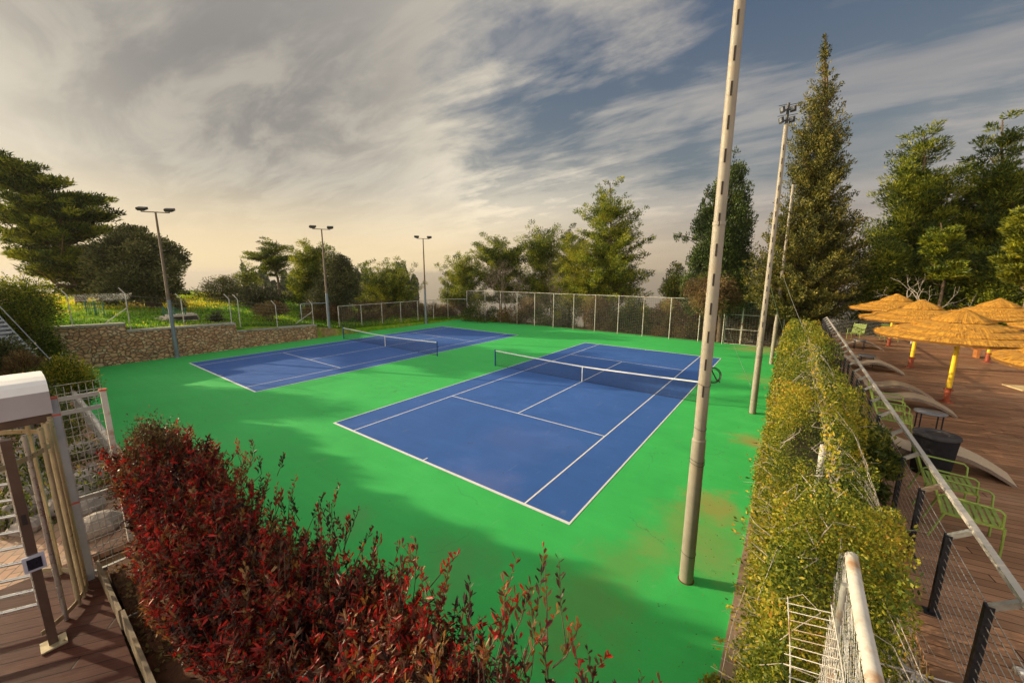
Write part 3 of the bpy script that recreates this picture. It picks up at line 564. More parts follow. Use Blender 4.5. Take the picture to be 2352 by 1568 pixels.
# left edge: big evergreen shrubs around the grey stairs
tree('evergreen_shrub', 'large dark evergreen shrub behind the grey stairs at the left edge', 'shrub', 35, [(790, -20, 100), (750, -40, 118), (710, -50, 125), (680, -40, 112), (655, -30, 85)], 26000, 110, .8, 'pine_warm', (.13, .06), .9, limbs=20, trunk_r=.09, group=TS, gz=2.6, shell=.38)
tree('evergreen_shrub', 'dark shrub hanging over the left end of the stone wall', 'shrub', 33.5, [(850, 70, 125), (815, 55, 138), (780, 70, 128), (745, 80, 112)], 11000, 55, .55, 'pine_green', (.12, .06), .9, limbs=14, trunk_r=.06, group=TS, gz=1.2)
tree('evergreen_shrub', 'dark thicket in the shade under the grey stairs', 'shrub', 22, [(880, -40, 60), (840, -50, 70), (800, -50, 50)], 12000, 60, .5, 'oak_leaf', (.10, .05), .9, limbs=14, trunk_r=.05, group=TS, gz=.8)
tree('yellow_shrub', 'sunlit yellow-green bush in front of the left end of the stone wall', 'shrub', 17.5, [(930, 60, 215), (900, 45, 225), (870, 60, 215), (845, 85, 190), (815, 110, 165)], 26000, 150, .34, 'vine_leaf', (.075, .03), .9, limbs=40, trunk_r=.04, group=TS, gz=.6, shell=.4, up=1)
tree('dry_shrub', 'spiky orange and brown bush at the foot of the grey stairs', 'shrub', 19, [(880, 20, 110), (850, 20, 118), (820, 30, 70)], 9000, 60, .3, 'brush', (.13, .022), 1.1, limbs=30, trunk_r=.03, group=TS, gz=.8, up=1.6)
bare_tree('sapling', 'thin leafless sapling against the sky at the left edge', 36, 28, 660, (24, 555), .5, 'bark', 3, r0=.07, n0=2)
bare_tree('sapling', 'curved leafless sapling just right of the one at the left edge', 40, 66, 665, (62, 590), .7, 'bark', 3, r0=.05, n0=2)
for k in range(7):
    x = -33+k*4.1; h = 4.55+.25*math.sin(k*2.1)
    shrub = tree('evergreen_shrub', 'unseen shrub added for shade in the row left of the terrace, number %s from the stairs' % ('one', 'two', 'three', 'four', 'five', 'six')[k], 'shrub', 1, [(700, 0, 1), (600, 0, 1)], 10, 3, .1, 'oak_dark') if False else None
    SHADE.append((x, -21.6, h))
# north side
tree('pine_tree', 'low bushy pine right of the third floodlight pole', 'tree', 57, [(705, 1005, 1115), (665, 996, 1122), (635, 1006, 1118), (610, 1028, 1110), (592, 1055, 1098)], 38000, 90, .9, 'pine_warm', (.24, .07), .8, stem=(1060,), trunk_r=.16, limbs=24, br=60, slope=.5, group=TP)
tree('pine_tree', 'pine with tufted rounded top behind the pale bare thicket', 'tree', 56, [(690, 1095, 1200), (650, 1088, 1205), (620, 1086, 1212), (590, 1090, 1215), (560, 1096, 1180), (535, 1118, 1150)], 44000, 95, 1.0, 'pine_green', (.26, .075), .65, stem=(1150,), trunk_r=.2, limbs=34, group=TP, br=60, slope=.35)
tree('pine_tree', 'broad yellow-green pine in the middle of the group behind the far fence', 'tree', 55, [(705, 1185, 1300), (640, 1180, 1318), (590, 1185, 1300), (560, 1205, 1290), (525, 1230, 1275)], 52000, 120, 1.1, 'pine_warm', (.26, .075), .8, stem=(1240,), trunk_r=.22, limbs=34, br=75, slope=.5, group=TP)
tree('pine_tree', 'slim pine top between the broad pine and the big conical pine', 'tree', 60, [(640, 1275, 1345), (590, 1278, 1340), (555, 1288, 1330), (518, 1298, 1318)], 22000, 60, 1.0, 'pine_green', (.26, .075), .7, stem=(1310,), trunk_r=.16, limbs=20, br=50, slope=.4, group=TP)
tree('pine_tree', 'big conical pine with a pointed top behind the middle of the far fence', 'tree', 50, [(695, 1300, 1488), (655, 1286, 1490), (620, 1312, 1488), (580, 1322, 1474), (545, 1328, 1472), (510, 1334, 1474), (480, 1340, 1450), (450, 1368, 1440), (425, 1378, 1425), (404, 1396, 1408)],
     95000, 190, .95, 'pine_warm', (.25, .08), .65, stem=(1402,), trunk_r=.28, limbs=80, group=TP, br=170, slope=.30, up=.8, boughs=((1420, 600, 1500, 538, .55, 22), (1410, 620, 1478, 632, .5, 12), (1405, 560, 1340, 530, .5, 10), (1402, 520, 1468, 478, .4, 10)))
tree('pine_tree', 'dense olive-green bushy pine touching the conical pine on its left', 'tree', 50, [(705, 1275, 1400), (650, 1272, 1405), (610, 1285, 1385), (575, 1300, 1370), (555, 1320, 1350)], 48000, 100, 1.0, 'pine_yellow', (.22, .06), .85, stem=(1345,), trunk_r=.15, limbs=24, br=80, slope=.5, group=TP)
bare_tree('bare_tree', 'pale leafless thicket left of the broad pine behind the far fence', 51, 1165, 700, (1165, 585), .75, 'twig_bark', 6, 'leafless trees behind the far fence', r0=.09, n0=3)
bare_tree('bare_tree', 'purplish leafless thicket just left of the dense olive-green pine', 49, 1262, 700, (1258, 600), .55, 'twig_bark', 6, 'leafless trees behind the far fence', r0=.07, n0=3)
tree('leafy_tree', 'small leafy green tree left of the broad dark cypress', 'tree', 46, [(690, 1515, 1580), (655, 1518, 1585), (630, 1530, 1575), (606, 1545, 1562)], 11000, 55, .7, 'shrub_green', (.17, .09), .8, stem=(1550,), trunk_r=.1, limbs=16, shell=.4)
tree('cypress_tree', 'broad dark cypress directly behind the closest pale pole', 'tree', 40, [(700, 1575, 1735), (650, 1568, 1738), (600, 1580, 1732), (550, 1590, 1730), (500, 1600, 1728), (450, 1622, 1726), (410, 1650, 1722), (375, 1672, 1712), (350, 1684, 1700)],
     90000, 380, .66, 'cypress_dark', (.2, .08), 1.3, stem=(1660,), trunk_r=.25, limbs=40, up=1.6, shell=.33, boughs=((1620, 560, 1545, 535, .32, 12), (1610, 500, 1628, 425, .3, 10)), group='cypresses at the far right of the courts')
tree('dry_bush', 'hanging brown and green growth at the foot of the broad cypress', 'shrub', 37, [(700, 1575, 1700), (670, 1570, 1705), (645, 1590, 1690)], 14000, 70, .6, 'brush', (.24, .04), 1.3, limbs=8, trunk_r=.05, up=-.8, group=TS)
tree('cypress_tree', 'very tall ragged golden-green cypress behind the second pale pole', 'tree', 33, [(725, 1730, 1965), (690, 1704, 1990), (650, 1712, 1988), (600, 1735, 1984), (550, 1755, 1978), (500, 1785, 1962), (450, 1798, 1950), (400, 1805, 1952), (350, 1812, 1948), (300, 1820, 1940), (250, 1842, 1934), (200, 1860, 1926), (150, 1875, 1912), (105, 1880, 1908), (72, 1887, 1902)],
     200000, 820, .40, 'cypress_gold', (.15, .06), .9, br=760, slope=.55, jit=(.72, 1.08), boughs=((1893, 150, 1896, 78, .16, 30), (1893, 200, 1895, 110, .26, 40)), stem=(1880,), trunk_r=.3, limbs=220, up=.9, shell=.42, group='cypresses at the far right of the courts', droop=-.1)
tree('pine_tree', 'tall feathery pine with a see-through top, left of the pair behind the umbrellas', 'tree', 39, [(700, 1990, 2230), (640, 1985, 2240), (590, 2000, 2230), (540, 1978, 2225), (500, 2000, 2215), (440, 2012, 2195), (400, 2040, 2185), (350, 2055, 2185), (310, 2085, 2170), (280, 2100, 2140)],
     95000, 230, .95, 'pine_green', (.26, .055), .55, vary=.22, stem=(2118,), trunk_r=.24, limbs=110, group=TP, br=190, slope=.30, up=.9)
tree('pine_tree', 'tallest feathery pine at the right edge behind the umbrellas', 'tree', 39, [(700, 2180, 2420), (640, 2190, 2430), (580, 2180, 2430), (520, 2185, 2420), (470, 2195, 2400), (420, 2210, 2380), (370, 2220, 2360), (320, 2245, 2345), (280, 2270, 2335), (250, 2290, 2325)],
     95000, 230, .95, 'pine_green', (.26, .055), .55, vary=.22, stem=(2292,), trunk_r=.24, limbs=110, group=TP, br=190, slope=.30, up=.9)
tree('pine_tree', 'bright yellow-green pine foliage at the right edge above the umbrellas', 'tree', 28, [(650, 2310, 2420), (600, 2300, 2430), (560, 2310, 2420), (500, 2325, 2410), (470, 2345, 2390)], 22000, 90, .6, 'pine_yellow', (.24, .05), .6, br=60, slope=.3, vary=.2, stem=(2375,), trunk_r=.15, limbs=20, group=TP)
tree('young_pine', 'sunlit yellow-green young pine in front of the two feathery pines', 'tree', 33, [(640, 2125, 2215), (600, 2130, 2225), (560, 2120, 2215), (530, 2135, 2195), (500, 2148, 2175)], 12000, 60, .55, 'pine_warm', (.24, .05), .6, br=50, slope=.3, vary=.2, stem=(2170,), trunk_r=.1, limbs=20, group=TP)
tree('evergreen_shrub', 'dark evergreen mass filling the gap right of the tall ragged cypress', 'shrub', 34, [(800, 1890, 2090), (735, 1930, 2085), (690, 1950, 2100), (640, 1955, 2100), (590, 1965, 2090), (550, 1985, 2060)], 30000, 110, .9, 'pine_green', (.2, .06), .9, limbs=14, trunk_r=.08, group=TS)
tree('evergreen_shrub', 'dark undergrowth behind the two left umbrellas', 'shrub', 34.5, [(795, 2060, 2230), (700, 2060, 2240), (660, 2060, 2240), (610, 2080, 2220)], 30000, 110, .9, 'pine_green', (.2, .06), .9, limbs=14, trunk_r=.08, group=TS)
tree('evergreen_shrub', 'dark undergrowth behind the umbrellas at the right edge', 'shrub', 34.5, [(795, 2210, 2400), (700, 2210, 2410), (640, 2220, 2420), (590, 2240, 2410)], 32000, 110, .9, 'pine_green', (.2, .06), .9, limbs=14, trunk_r=.08, group=TS)
bare_tree('bare_tree', 'white-barked leafless tree rising behind the second umbrella from the left', 29, 2112, 690, (2120, 560), .8, 'pale_bark', 5, 'leafless trees behind the umbrellas', r0=.07, n0=2)
bare_tree('bare_tree', 'low spreading leafless tree between the feathery pines', 30, 2225, 700, (2215, 640), 1.0, 'pale_bark', 4, 'leafless trees behind the umbrellas', r0=.045, n0=2)
# brush right behind the far fence
BR = [(1000, 1085, 56, 'brush', 'brown scrub behind the far left corner of the fence'), (1070, 1170, 50.5, 'shrub_green', 'green-brown scrub behind the fence below the pale thicket'), (1155, 1255, 48.5, 'brush', 'dry scrub behind the fence under the broad pine'),
      (1240, 1340, 46.5, 'shrub_green', 'green scrub behind the fence under the dense pine'), (1325, 1430, 45, 'brush', 'brown scrub behind the fence under the conical pine'), (1415, 1510, 43.5, 'shrub_green', 'green scrub behind the fence right of the conical pine'),
      (1495, 1600, 42.5, 'brush', 'dry scrub behind the fence below the leafy tree'), (1585, 1690, 42, 'brush', 'tangled brown scrub behind the gate'), (1675, 1790, 42, 'brush', 'tangled dry scrub right of the gate'), (1770, 1890, 41, 'brush', 'reddish dry scrub between the pale poles and the hedge')]
for (a, b, D, mt, lb) in BR:
    top = random.randint(684, 704); tree('scrub', lb, 'shrub', D, [(772, a-6, b+6), (745, a-14, b+14), (718, a-6, b+6), (top, a+14, b-14)], 22000, 46, .8, mt, (.22, .06), 1.0, limbs=40, trunk_r=.04, group=TS, shell=.5, depth=.7)
for (a, b, D, lb) in [(690, 800, 48, 'low brown scrub behind the football goal'), (955, 1035, 55, 'low brown scrub at the far corner, right of the third floodlight pole'), (795, 890, 50, 'low brown scrub behind the left fence, nearer the second floodlight pole'), (880, 975, 53, 'low brown scrub behind the left fence by the third floodlight pole')]:
    tree('scrub', lb, 'shrub', D, [(733, a-5, b+5), (715, a-10, b+10), (697, a+6, b-6)], 15000, 65, .55, 'brush', (.19, .05), .9, limbs=26, trunk_r=.03, group=TS)
# far hazy wood on the ridge left of centre
n = 26000; th = rnd(n, math.radians(-71), math.radians(-50)); D_ = rnd(n, 130, 185); hx = CAM[0]+D_*np.sin(th); hy = CAM[1]+D_*np.cos(th)
hz = -9+rnd(n)**.6*(11.5+2.2*np.sin(th*60)+1.6*np.sin(th*151+1)+1.3*np.sin(th*333)+(185-D_)*.01) + 2.8
V, F, nv = leaf_quads(np.stack([hx, hy, hz], 1), unit(RNG.normal(size=(n, 3))), 1.5, 1.0)
tag(np_mesh('distant_wood', V, F, MATS['haze_wood'], None, np.repeat(np.clip(RNG.normal(.45, .2, n), 0, 1), nv)), 'distant hazy pine wood on the ridge left of centre', 'wood', kind='stuff')

# grass and flowers on the lawn
n = 120000; x = -27.6-rnd(n)**1.6*34; y = rnd(n, -19, 19); keep = RNG.random(n) < .45+.5*np.sin(x*.9+np.sin(y*.7)*2)*np.cos(y*.8+x*.3); x, y = x[keep], y[keep]; n = len(x)
z = ground(x, y); H_ = rnd(n, .10, .32)*(1+(x < -45)*.5)
C = np.stack([x, y, z+H_/2], 1); ax = unit(np.stack([RNG.normal(0, .25, n), RNG.normal(0, .25, n), np.ones(n)], 1))
V, F, nv = leaf_quads(C, ax, H_, .05+H_*.12); ny_ = np.clip(.35+.18*np.sin(x*.5+y*.3)+RNG.normal(0, .2, n)+(RNG.random(n) < .04)*.5+np.where((x < -41) & (y < 0), .5, 0), 0, 1)
tag(np_mesh('meadow_grass', V, F, MATS['grass_blade'], None, np.repeat(ny_, nv)), 'lush green grass with yellow flowers on the lawn behind the stone wall', 'grass', kind='stuff')

n = 1700; x = np.where(RNG.random(n) < .6, 8.95-np.abs(RNG.normal(0, .9, n)), rnd(n, -20, 9)); y = np.where(RNG.random(n) < .75, rnd(n, -17, 19), rnd(n, 15, 19)); k = (x > -26); x, y = x[k], y[k]; n = len(x)
V, F, nv = leaf_quads(np.stack([x, y, np.full(n, .022)], 1), unit(np.stack([RNG.normal(size=n), RNG.normal(size=n), RNG.normal(0, .15, n)], 1)), rnd(n, .015, .042), .016)
tag(np_mesh('fallen_leaves', V, F, MATS['brush'], None, np.repeat(rnd(n, 0, .8), nv)), 'dry fallen leaves scattered on the green court beside the vine hedge', 'leaves', kind='stuff')

# small things on the meadow
def pick(px, py, z): p = at(px, py, z); return (float(p[0]), float(p[1]))
def picket(px0, px1, py, z, label):
    a = np.array(pick(px0, py, z)); b = np.array(pick(px1, py, z)); e = empty('mesh_fence', (*a, float(ground(*a))), label, 'fence', 'low green mesh fences'); L = np.linalg.norm(b-a); d = (b-a)/L; w = MB()
    g1 = float(ground(*b))-float(ground(*a))
    for k in range(int(L/.16)): q = d*k*.16; w.beam((*q, g1*k*.16/L), (*q, g1*k*.16/L+1.0), .03, .03)
    for h in (.1, .5, .95): w.beam((0, 0, h), (*(b-a), g1+h), .03, .03)
    w.build('mesh_panel', MATS['mesh_green'], e)
    for k in range(3): q = d*L*k/2; MB().box((q[0], q[1], g1*k/2+.55), (.07, .07, 1.25)).build('post', MATS['mesh_green'], e)
picket(375, 425, 715, 2.9, 'low green mesh fence behind the nearest floodlight pole'); picket(200, 240, 722, 2.7, 'low green mesh fence left of the braced white post')
picket(690, 722, 725, 1.0, 'low green mesh fence beside the football goal')
p = pick(405, 722, 2.6); m = MB()
for k in range(3): m.box((0+k*.25, k*.1, .15+.16*k), (2.6-.5*k, 2.4-.3*k, .3))
o = m.build('stone_terrace', MATS['stone_light']); o.location = (*p, float(ground(*p))-.1); tag(o, 'pale stepped stone terrace right of the nearest floodlight pole', 'terrace')
for (px, py, lb) in ((262, 703, 'dark litter barrel in the yellow meadow under the pine'), (365, 692, 'dark litter barrel behind the oak trunks')):
    p = pick(px, py, 2.8); o = MB().lathe((0, 0, 0), [(.26, 0), (.3, .1), (.3, .75), (.27, .8), (.24, .78), (0, .72)], 16).build('litter_barrel', MATS['barrel']); o.location = (*p, float(ground(*p))); tag(o, lb, 'barrel', 'litter barrels on the meadow')
p = pick(228, 702, 2.8); e = empty('picnic_table', (*p, float(ground(*p))), 'pale picnic table in the shade beneath the big pine', 'picnic table', rz=.4)
MB().box((0, 0, .76), (2.2, .8, .07)).build('tabletop', MATS['stone_light'], e)
for s in (-1, 1): MB().box((0, s*.75, .45), (2.2, .3, .06)).build('bench_seat', MATS['stone_light'], e); MB().beam((s*.8, -.8, 0), (s*.8, .8, 0.0+.06), .1, .1).beam((s*.8, -.3, .7), (s*.8, -.75, .0), .08, .08).beam((s*.8, .3, .7), (s*.8, .75, 0), .08, .08).build('leg', MATS['stone_light'], e)
# football goal in front of the wall end
p = pick(722, 748, .6); e = empty('goal_frame', (*p, float(ground(*p))), 'grey steel goal frame at the end of the stone wall', 'goal', rz=1.25)
f = MB().tube([(-1.1, 0, 0), (-1.1, 0, 2.0), (-1.06, 0, 2.06), (1.4, 0, 2.06)], .045, 8); f.build('goal_post', MATS['grey_pole'], e); MB().tube([(1.4, 0, 2.06), (1.4, 0, 0)], .045, 8).build('goal_post', MATS['grey_pole'], e)
for (px, py, lb) in ((848, 735, 'short brown stump beside the left fence'),):
    p = pick(px, py, .3); o = MB().lathe((0, 0, 0), [(.3, 0), (.26, .5), (.24, .8), (0, .82)], 12).build('tree_stump', MATS['orange_wood']); o.location = (*p, float(ground(*p))); tag(o, lb, 'stump')

# grey outdoor stairs on the left, climbing away from the court
e = empty('outdoor_stairs', (-20, -19.2, 0), 'grey steel stairs with folded treads at the left edge', 'stairs')
A = np.array([-22.4, -20.9, 3.95]); B = np.array([-17.9, -19.75, 1.35]); d = B-A; ns = 15; sd = np.array([-d[1], d[0], 0]); sd = sd/np.linalg.norm(sd)*1.5
for s, nm in ((0, 0), (1, 1)):
    a, b = A+sd*s*1., B+sd*s*1.; MB().beam(a+[0, 0, -.15], b+[0, 0, -.15], .06, .42).build('stringer', MATS['stair_grey'], e).location = (20, 19.2, 0)
    MB().tube([a+[0, 0, .75], b+[0, 0, .75]], .02, 8).build('rail', MATS['stair_grey'], e).location = (20, 19.2, 0)
m = MB(); z_ = MB()
for i in range(ns):
    p = A+d*(i+.5)/ns; q = A+d*(i+1)/ns
    m.add([p+[0, 0, .1], p+sd+[0, 0, .1], (q[0], q[1], p[2]+.1), (q[0]+sd[0], q[1]+sd[1], p[2]+.1), q+[0, 0, .1], q+sd+[0, 0, .1]], [(0, 2, 3, 1), (2, 4, 5, 3)])
    z_.tube([p+[0, 0, .12], (q[0], q[1], p[2]+.12), q+[0, 0, .12]], .025, 6)
m.build('treads', MATS['stair_light'], e).location = (20, 19.2, 0); z_.build('tread_edges', MATS['stair_light'], e).location = (20, 19.2, 0)
m = MB()
a, b = A+[0, 0, -.3], B+[0, 0, -.3]; m.add([a, b, (b[0], b[1], -.05), (a[0], a[1], -.05), a+sd, b+sd, (b[0]+sd[0], b[1]+sd[1], -.05), (a[0]+sd[0], a[1]+sd[1], -.05)], [(0, 1, 2, 3), (4, 7, 6, 5), (0, 4, 5, 1), (1, 5, 6, 2)])
m.build('side_panel', MATS['stair_grey'], e).location = (20, 19.2, 0)

# ------------------------------------------------------------------ left terrace: retaining walls, deck, path, turnstile
tag(MB().box((6.3, -18.02, 1.21), (8.8, .14, 2.5)).build('terrace_wall', MATS['concrete']), 'concrete retaining wall under the red hedge', 'wall')
e_ = MB(); e_.tube([(-9.2, -18.5, 2.62), (-.2, -18.5, 2.62)], .055, 8); o = e_.build('white_handrail', MATS['white_post']); tag(o, 'sunlit white pipe rail along the terrace edge left of the hedge', 'rail')
tag(MB().box((-3.6, -18.55, 1.18), (10.8, .2, 2.5)).build('terrace_wall', MATS['concrete']), 'concrete terrace wall beyond the turnstile', 'wall')
DA = .98-PI/2+.0
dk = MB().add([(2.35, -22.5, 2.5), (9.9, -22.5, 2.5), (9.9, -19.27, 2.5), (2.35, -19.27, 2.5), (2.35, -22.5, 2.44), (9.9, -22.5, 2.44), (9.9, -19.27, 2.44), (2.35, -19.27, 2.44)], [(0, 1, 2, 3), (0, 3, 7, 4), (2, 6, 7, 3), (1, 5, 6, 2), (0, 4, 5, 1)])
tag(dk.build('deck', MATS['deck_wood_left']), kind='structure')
tag(MB().box((-3.3, -20.9, 2.435), (11.3, 4.6, .1)).build('path', MATS['brick_paving']), kind='structure')
tag(MB().box((6.4, -18.64, 2.47), (6.9, 1.12, .22)).build('planter_soil', MATS['soil']), kind='structure')
e = empty('planter_edge', (0, 0, 0), 'low weathered metal edging between the wooden deck and the red hedge', 'planter edging')
for a, b in (((3.0, -19.27), (4.17, -19.25)), ((4.19, -19.235), (9.6, -19.215))): MB().beam((*a, 2.6), (*b, 2.6), .03, .24).build('edge_board', MATS['planter_wood'], e)
MB().beam((4.18, -19.22, 2.6), (4.25, -18.5, 2.6), .012, .03).build('tie_rod', MATS['steel'], e)
for k in range(26):
    x = rnd(1, -6, 2.0)[0]; y = rnd(1, -19.9, -18.8)[0]
    if k < 12: x = random.uniform(-2.8, 1.2); y = random.uniform(-19.75, -19.2)
    bm = MB(); s = random.uniform(.10, .34); pr = [(s*math.sin(a)*random.uniform(.75, 1.1)+.001, s*.55*(1-math.cos(a))-.05) for a in np.linspace(0, PI, 6)]
    o = bm.lathe((0, 0, 0), pr, 7, False, random.random()).build('garden_rock', MATS['rock']); o.location = (x, y, 2.49); o.rotation_euler = (0, 0, random.uniform(0, 6)); o.scale = (1, random.uniform(.6, 1), 1)
    tag(o, 'grey-brown stone lying in the bed beyond the turnstile', 'rock', 'stones beyond the turnstile')
def ground_plants(name, label, boxes, n, L, W, mat, upw=1.2, hz=.35, cat='plants'):
    Cs = []
    for (x0, x1, y0, y1, z0, z1) in boxes:
        Cs.append(np.stack([rnd(n, x0, x1), rnd(n, y0, y1), z0+(z1-z0)*rnd(n)**1.3], 1))
    C = np.concatenate(Cs); k = (np.sin(C[:, 0]*3.1)+np.sin(C[:, 1]*4.7+C[:, 0])+rnd(len(C), -1, 1)) > -.3; C = C[k]; m = len(C)
    ax = unit(RNG.normal(size=(m, 3))*.7+np.array([0, 0, upw])); V, F, nv = leaf_quads(C, ax, L*rnd(m, .6, 1.4), W)
    o = np_mesh(name, V, F, MATS[mat], None, np.repeat(np.clip(RNG.normal(.45, .22, m), 0, 1), nv)); tag(o, label, cat, kind='stuff'); return o
ground_plants('ground_cover', 'low green ground cover in the bed behind the turnstile', [(-7, 1.0, -20.0, -18.7, 2.48, 2.95), (-8.9, -4, -19.9, -18.8, 2.48, 3.3)], 9000, .09, .035, 'shrub_green')
ground_plants('leaf_litter', 'dry leaves lying on the soil under the red hedge', [(3.1, 9.0, -19.2, -18.6, 2.585, 2.62)], 3500, .05, .03, 'brush', .0)
# turnstile
TB = (3.84, -19.69)
e = empty('turnstile', (3.84, -19.69, 2.5), 'full-height steel turnstile with white hood and comb bars at the left edge', 'turnstile'); W_ = lambda x, y, z: (x-3.84, y+19.69, z-2.5)
MB().box(W_(3.84, -19.69, 3.57), (.075, .062, 2.12)).build('front_post', MATS['rust_brown'], e)
b = MB().box(W_(3.86, -19.69, 2.512), (.17, .17, .016)); b.tube([W_(3.905, -19.63, 2.51), W_(3.905, -19.63, 2.535)], .012, 8); b.build('base_plate', MATS['tube_straw'], e)
hd = MB(); x0, x1 = 2.80, 3.10
prof = [(x0-.75, 4.62), (x0-.75, 4.86), (x0-.62, 4.94), (x0-.3, 4.985), (x1-.25, 4.99), (x1-.09, 4.97), (x1-.03, 4.93), (x1+.0, 4.86)]
ys = (-21.4, -19.36)
hd.add([W_(x, ys[0], z) for x, z in prof]+[W_(x, ys[1], z) for x, z in prof], [(i, i+1, i+9, i+8) for i in range(1, 7)])
hd.build('hood', MATS['cover_white'], e)
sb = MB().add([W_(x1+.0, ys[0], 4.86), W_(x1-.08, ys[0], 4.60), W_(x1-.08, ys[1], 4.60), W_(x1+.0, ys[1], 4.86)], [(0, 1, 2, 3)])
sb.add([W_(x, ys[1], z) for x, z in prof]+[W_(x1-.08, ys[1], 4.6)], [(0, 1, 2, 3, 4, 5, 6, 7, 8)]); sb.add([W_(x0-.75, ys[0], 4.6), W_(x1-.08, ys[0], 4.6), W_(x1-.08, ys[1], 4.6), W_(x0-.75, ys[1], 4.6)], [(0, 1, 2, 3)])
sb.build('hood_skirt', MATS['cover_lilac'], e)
MB().box(W_(2.7, -20.35, 4.545), (.55, 1.95, .08)).build('head_beam', MATS['rust_brown'], e)
ctr = np.array([3.02, -20.19]); Rr = .80
def arc(z, a0, a1, w, h, nm, mat):
    m = MB(); A_ = np.linspace(a0, a1, 24)
    for s, t in zip(A_[:-1], A_[1:]): m.beam(W_(ctr[0]+Rr*math.cos(s), ctr[1]+Rr*math.sin(s), z), W_(ctr[0]+Rr*math.cos(t), ctr[1]+Rr*math.sin(t), z), w, h)
    m.build(nm, MATS[mat], e)
arc(2.56, .58, 2.55, .008, .05, 'cage_band', 'tube_straw'); arc(4.33, .3, 2.55, .008, .05, 'cage_band', 'tube_straw')
for a in (.86, 1.1, 1.25, 1.38, 1.5, 1.62, 1.74, 1.9, 2.2):
    x, y = ctr[0]+Rr*math.cos(a), ctr[1]+Rr*math.sin(a)
    MB().tube([W_(x, y, 2.5), W_(x, y, 4.56)], .021, 10).build('cage_tube', MATS['tube_straw' if a > 1 else 'steel'], e)
cx, cy = 3.30, -19.72
MB().tube([W_(cx, cy, 2.62), W_(cx, cy, 4.52)], .026, 10).build('comb_post', MATS['steel'], e)
for i in range(11):
    z = 2.66+i*.172; MB().tube([W_(cx, cy, z), W_(cx-.62, cy-1.1, z)], .018, 8).build('comb_bar', MATS['steel'], e)
rd = MB().box(W_(3.885, -19.69, 3.42), (.03, .135, .155)); l = rd.build('card_reader', MATS['reader_grey'], e); MB().box(W_(3.902, -19.69, 3.42), (.012, .088, .105)).build('reader_screen', MATS['screen_black'], l)
MB().box(W_(3.879, -19.69, 3.86), (.006, .03, .1)).build('lock_slot', MATS['dark_slot'], e)
# framed wire panel beside the turnstile
e = empty('gate_panel', (2.95, -19.34, 2.5), 'grey framed wire mesh panel between the turnstile and the red hedge', 'fence panel')
MB().box((0, 0, 1.12), (.06, .06, 2.24)).build('post', MATS['stair_grey'], e); MB().box((0, .38, 1.12), (.05, .05, 2.24)).build('post', MATS['white_post'], e)
for z in (2.22, 2.06, 1.02, .06): MB().box((0, .19, z), (.035, .31, .045)).build('rail', MATS['galvanised'], e)
for y, z in ((0, 2.25), (.38, 2.25), (0, 2.06), (0, 1.0)): MB().box((.0, y, z), (.066, .066, .02)).build('cap', MATS['red_cap'], e)
m = MB()
for k in range(7): y = .035+k*.055; m.beam((0.02, y, .05), (.02, y, 2.36), .005, .005)
for k in range(24): z = .08+k*.1; m.beam((.02, .02, z), (.02, .37, z), .005, .005)
m.build('wire_mesh', MATS['galvanised'], e)

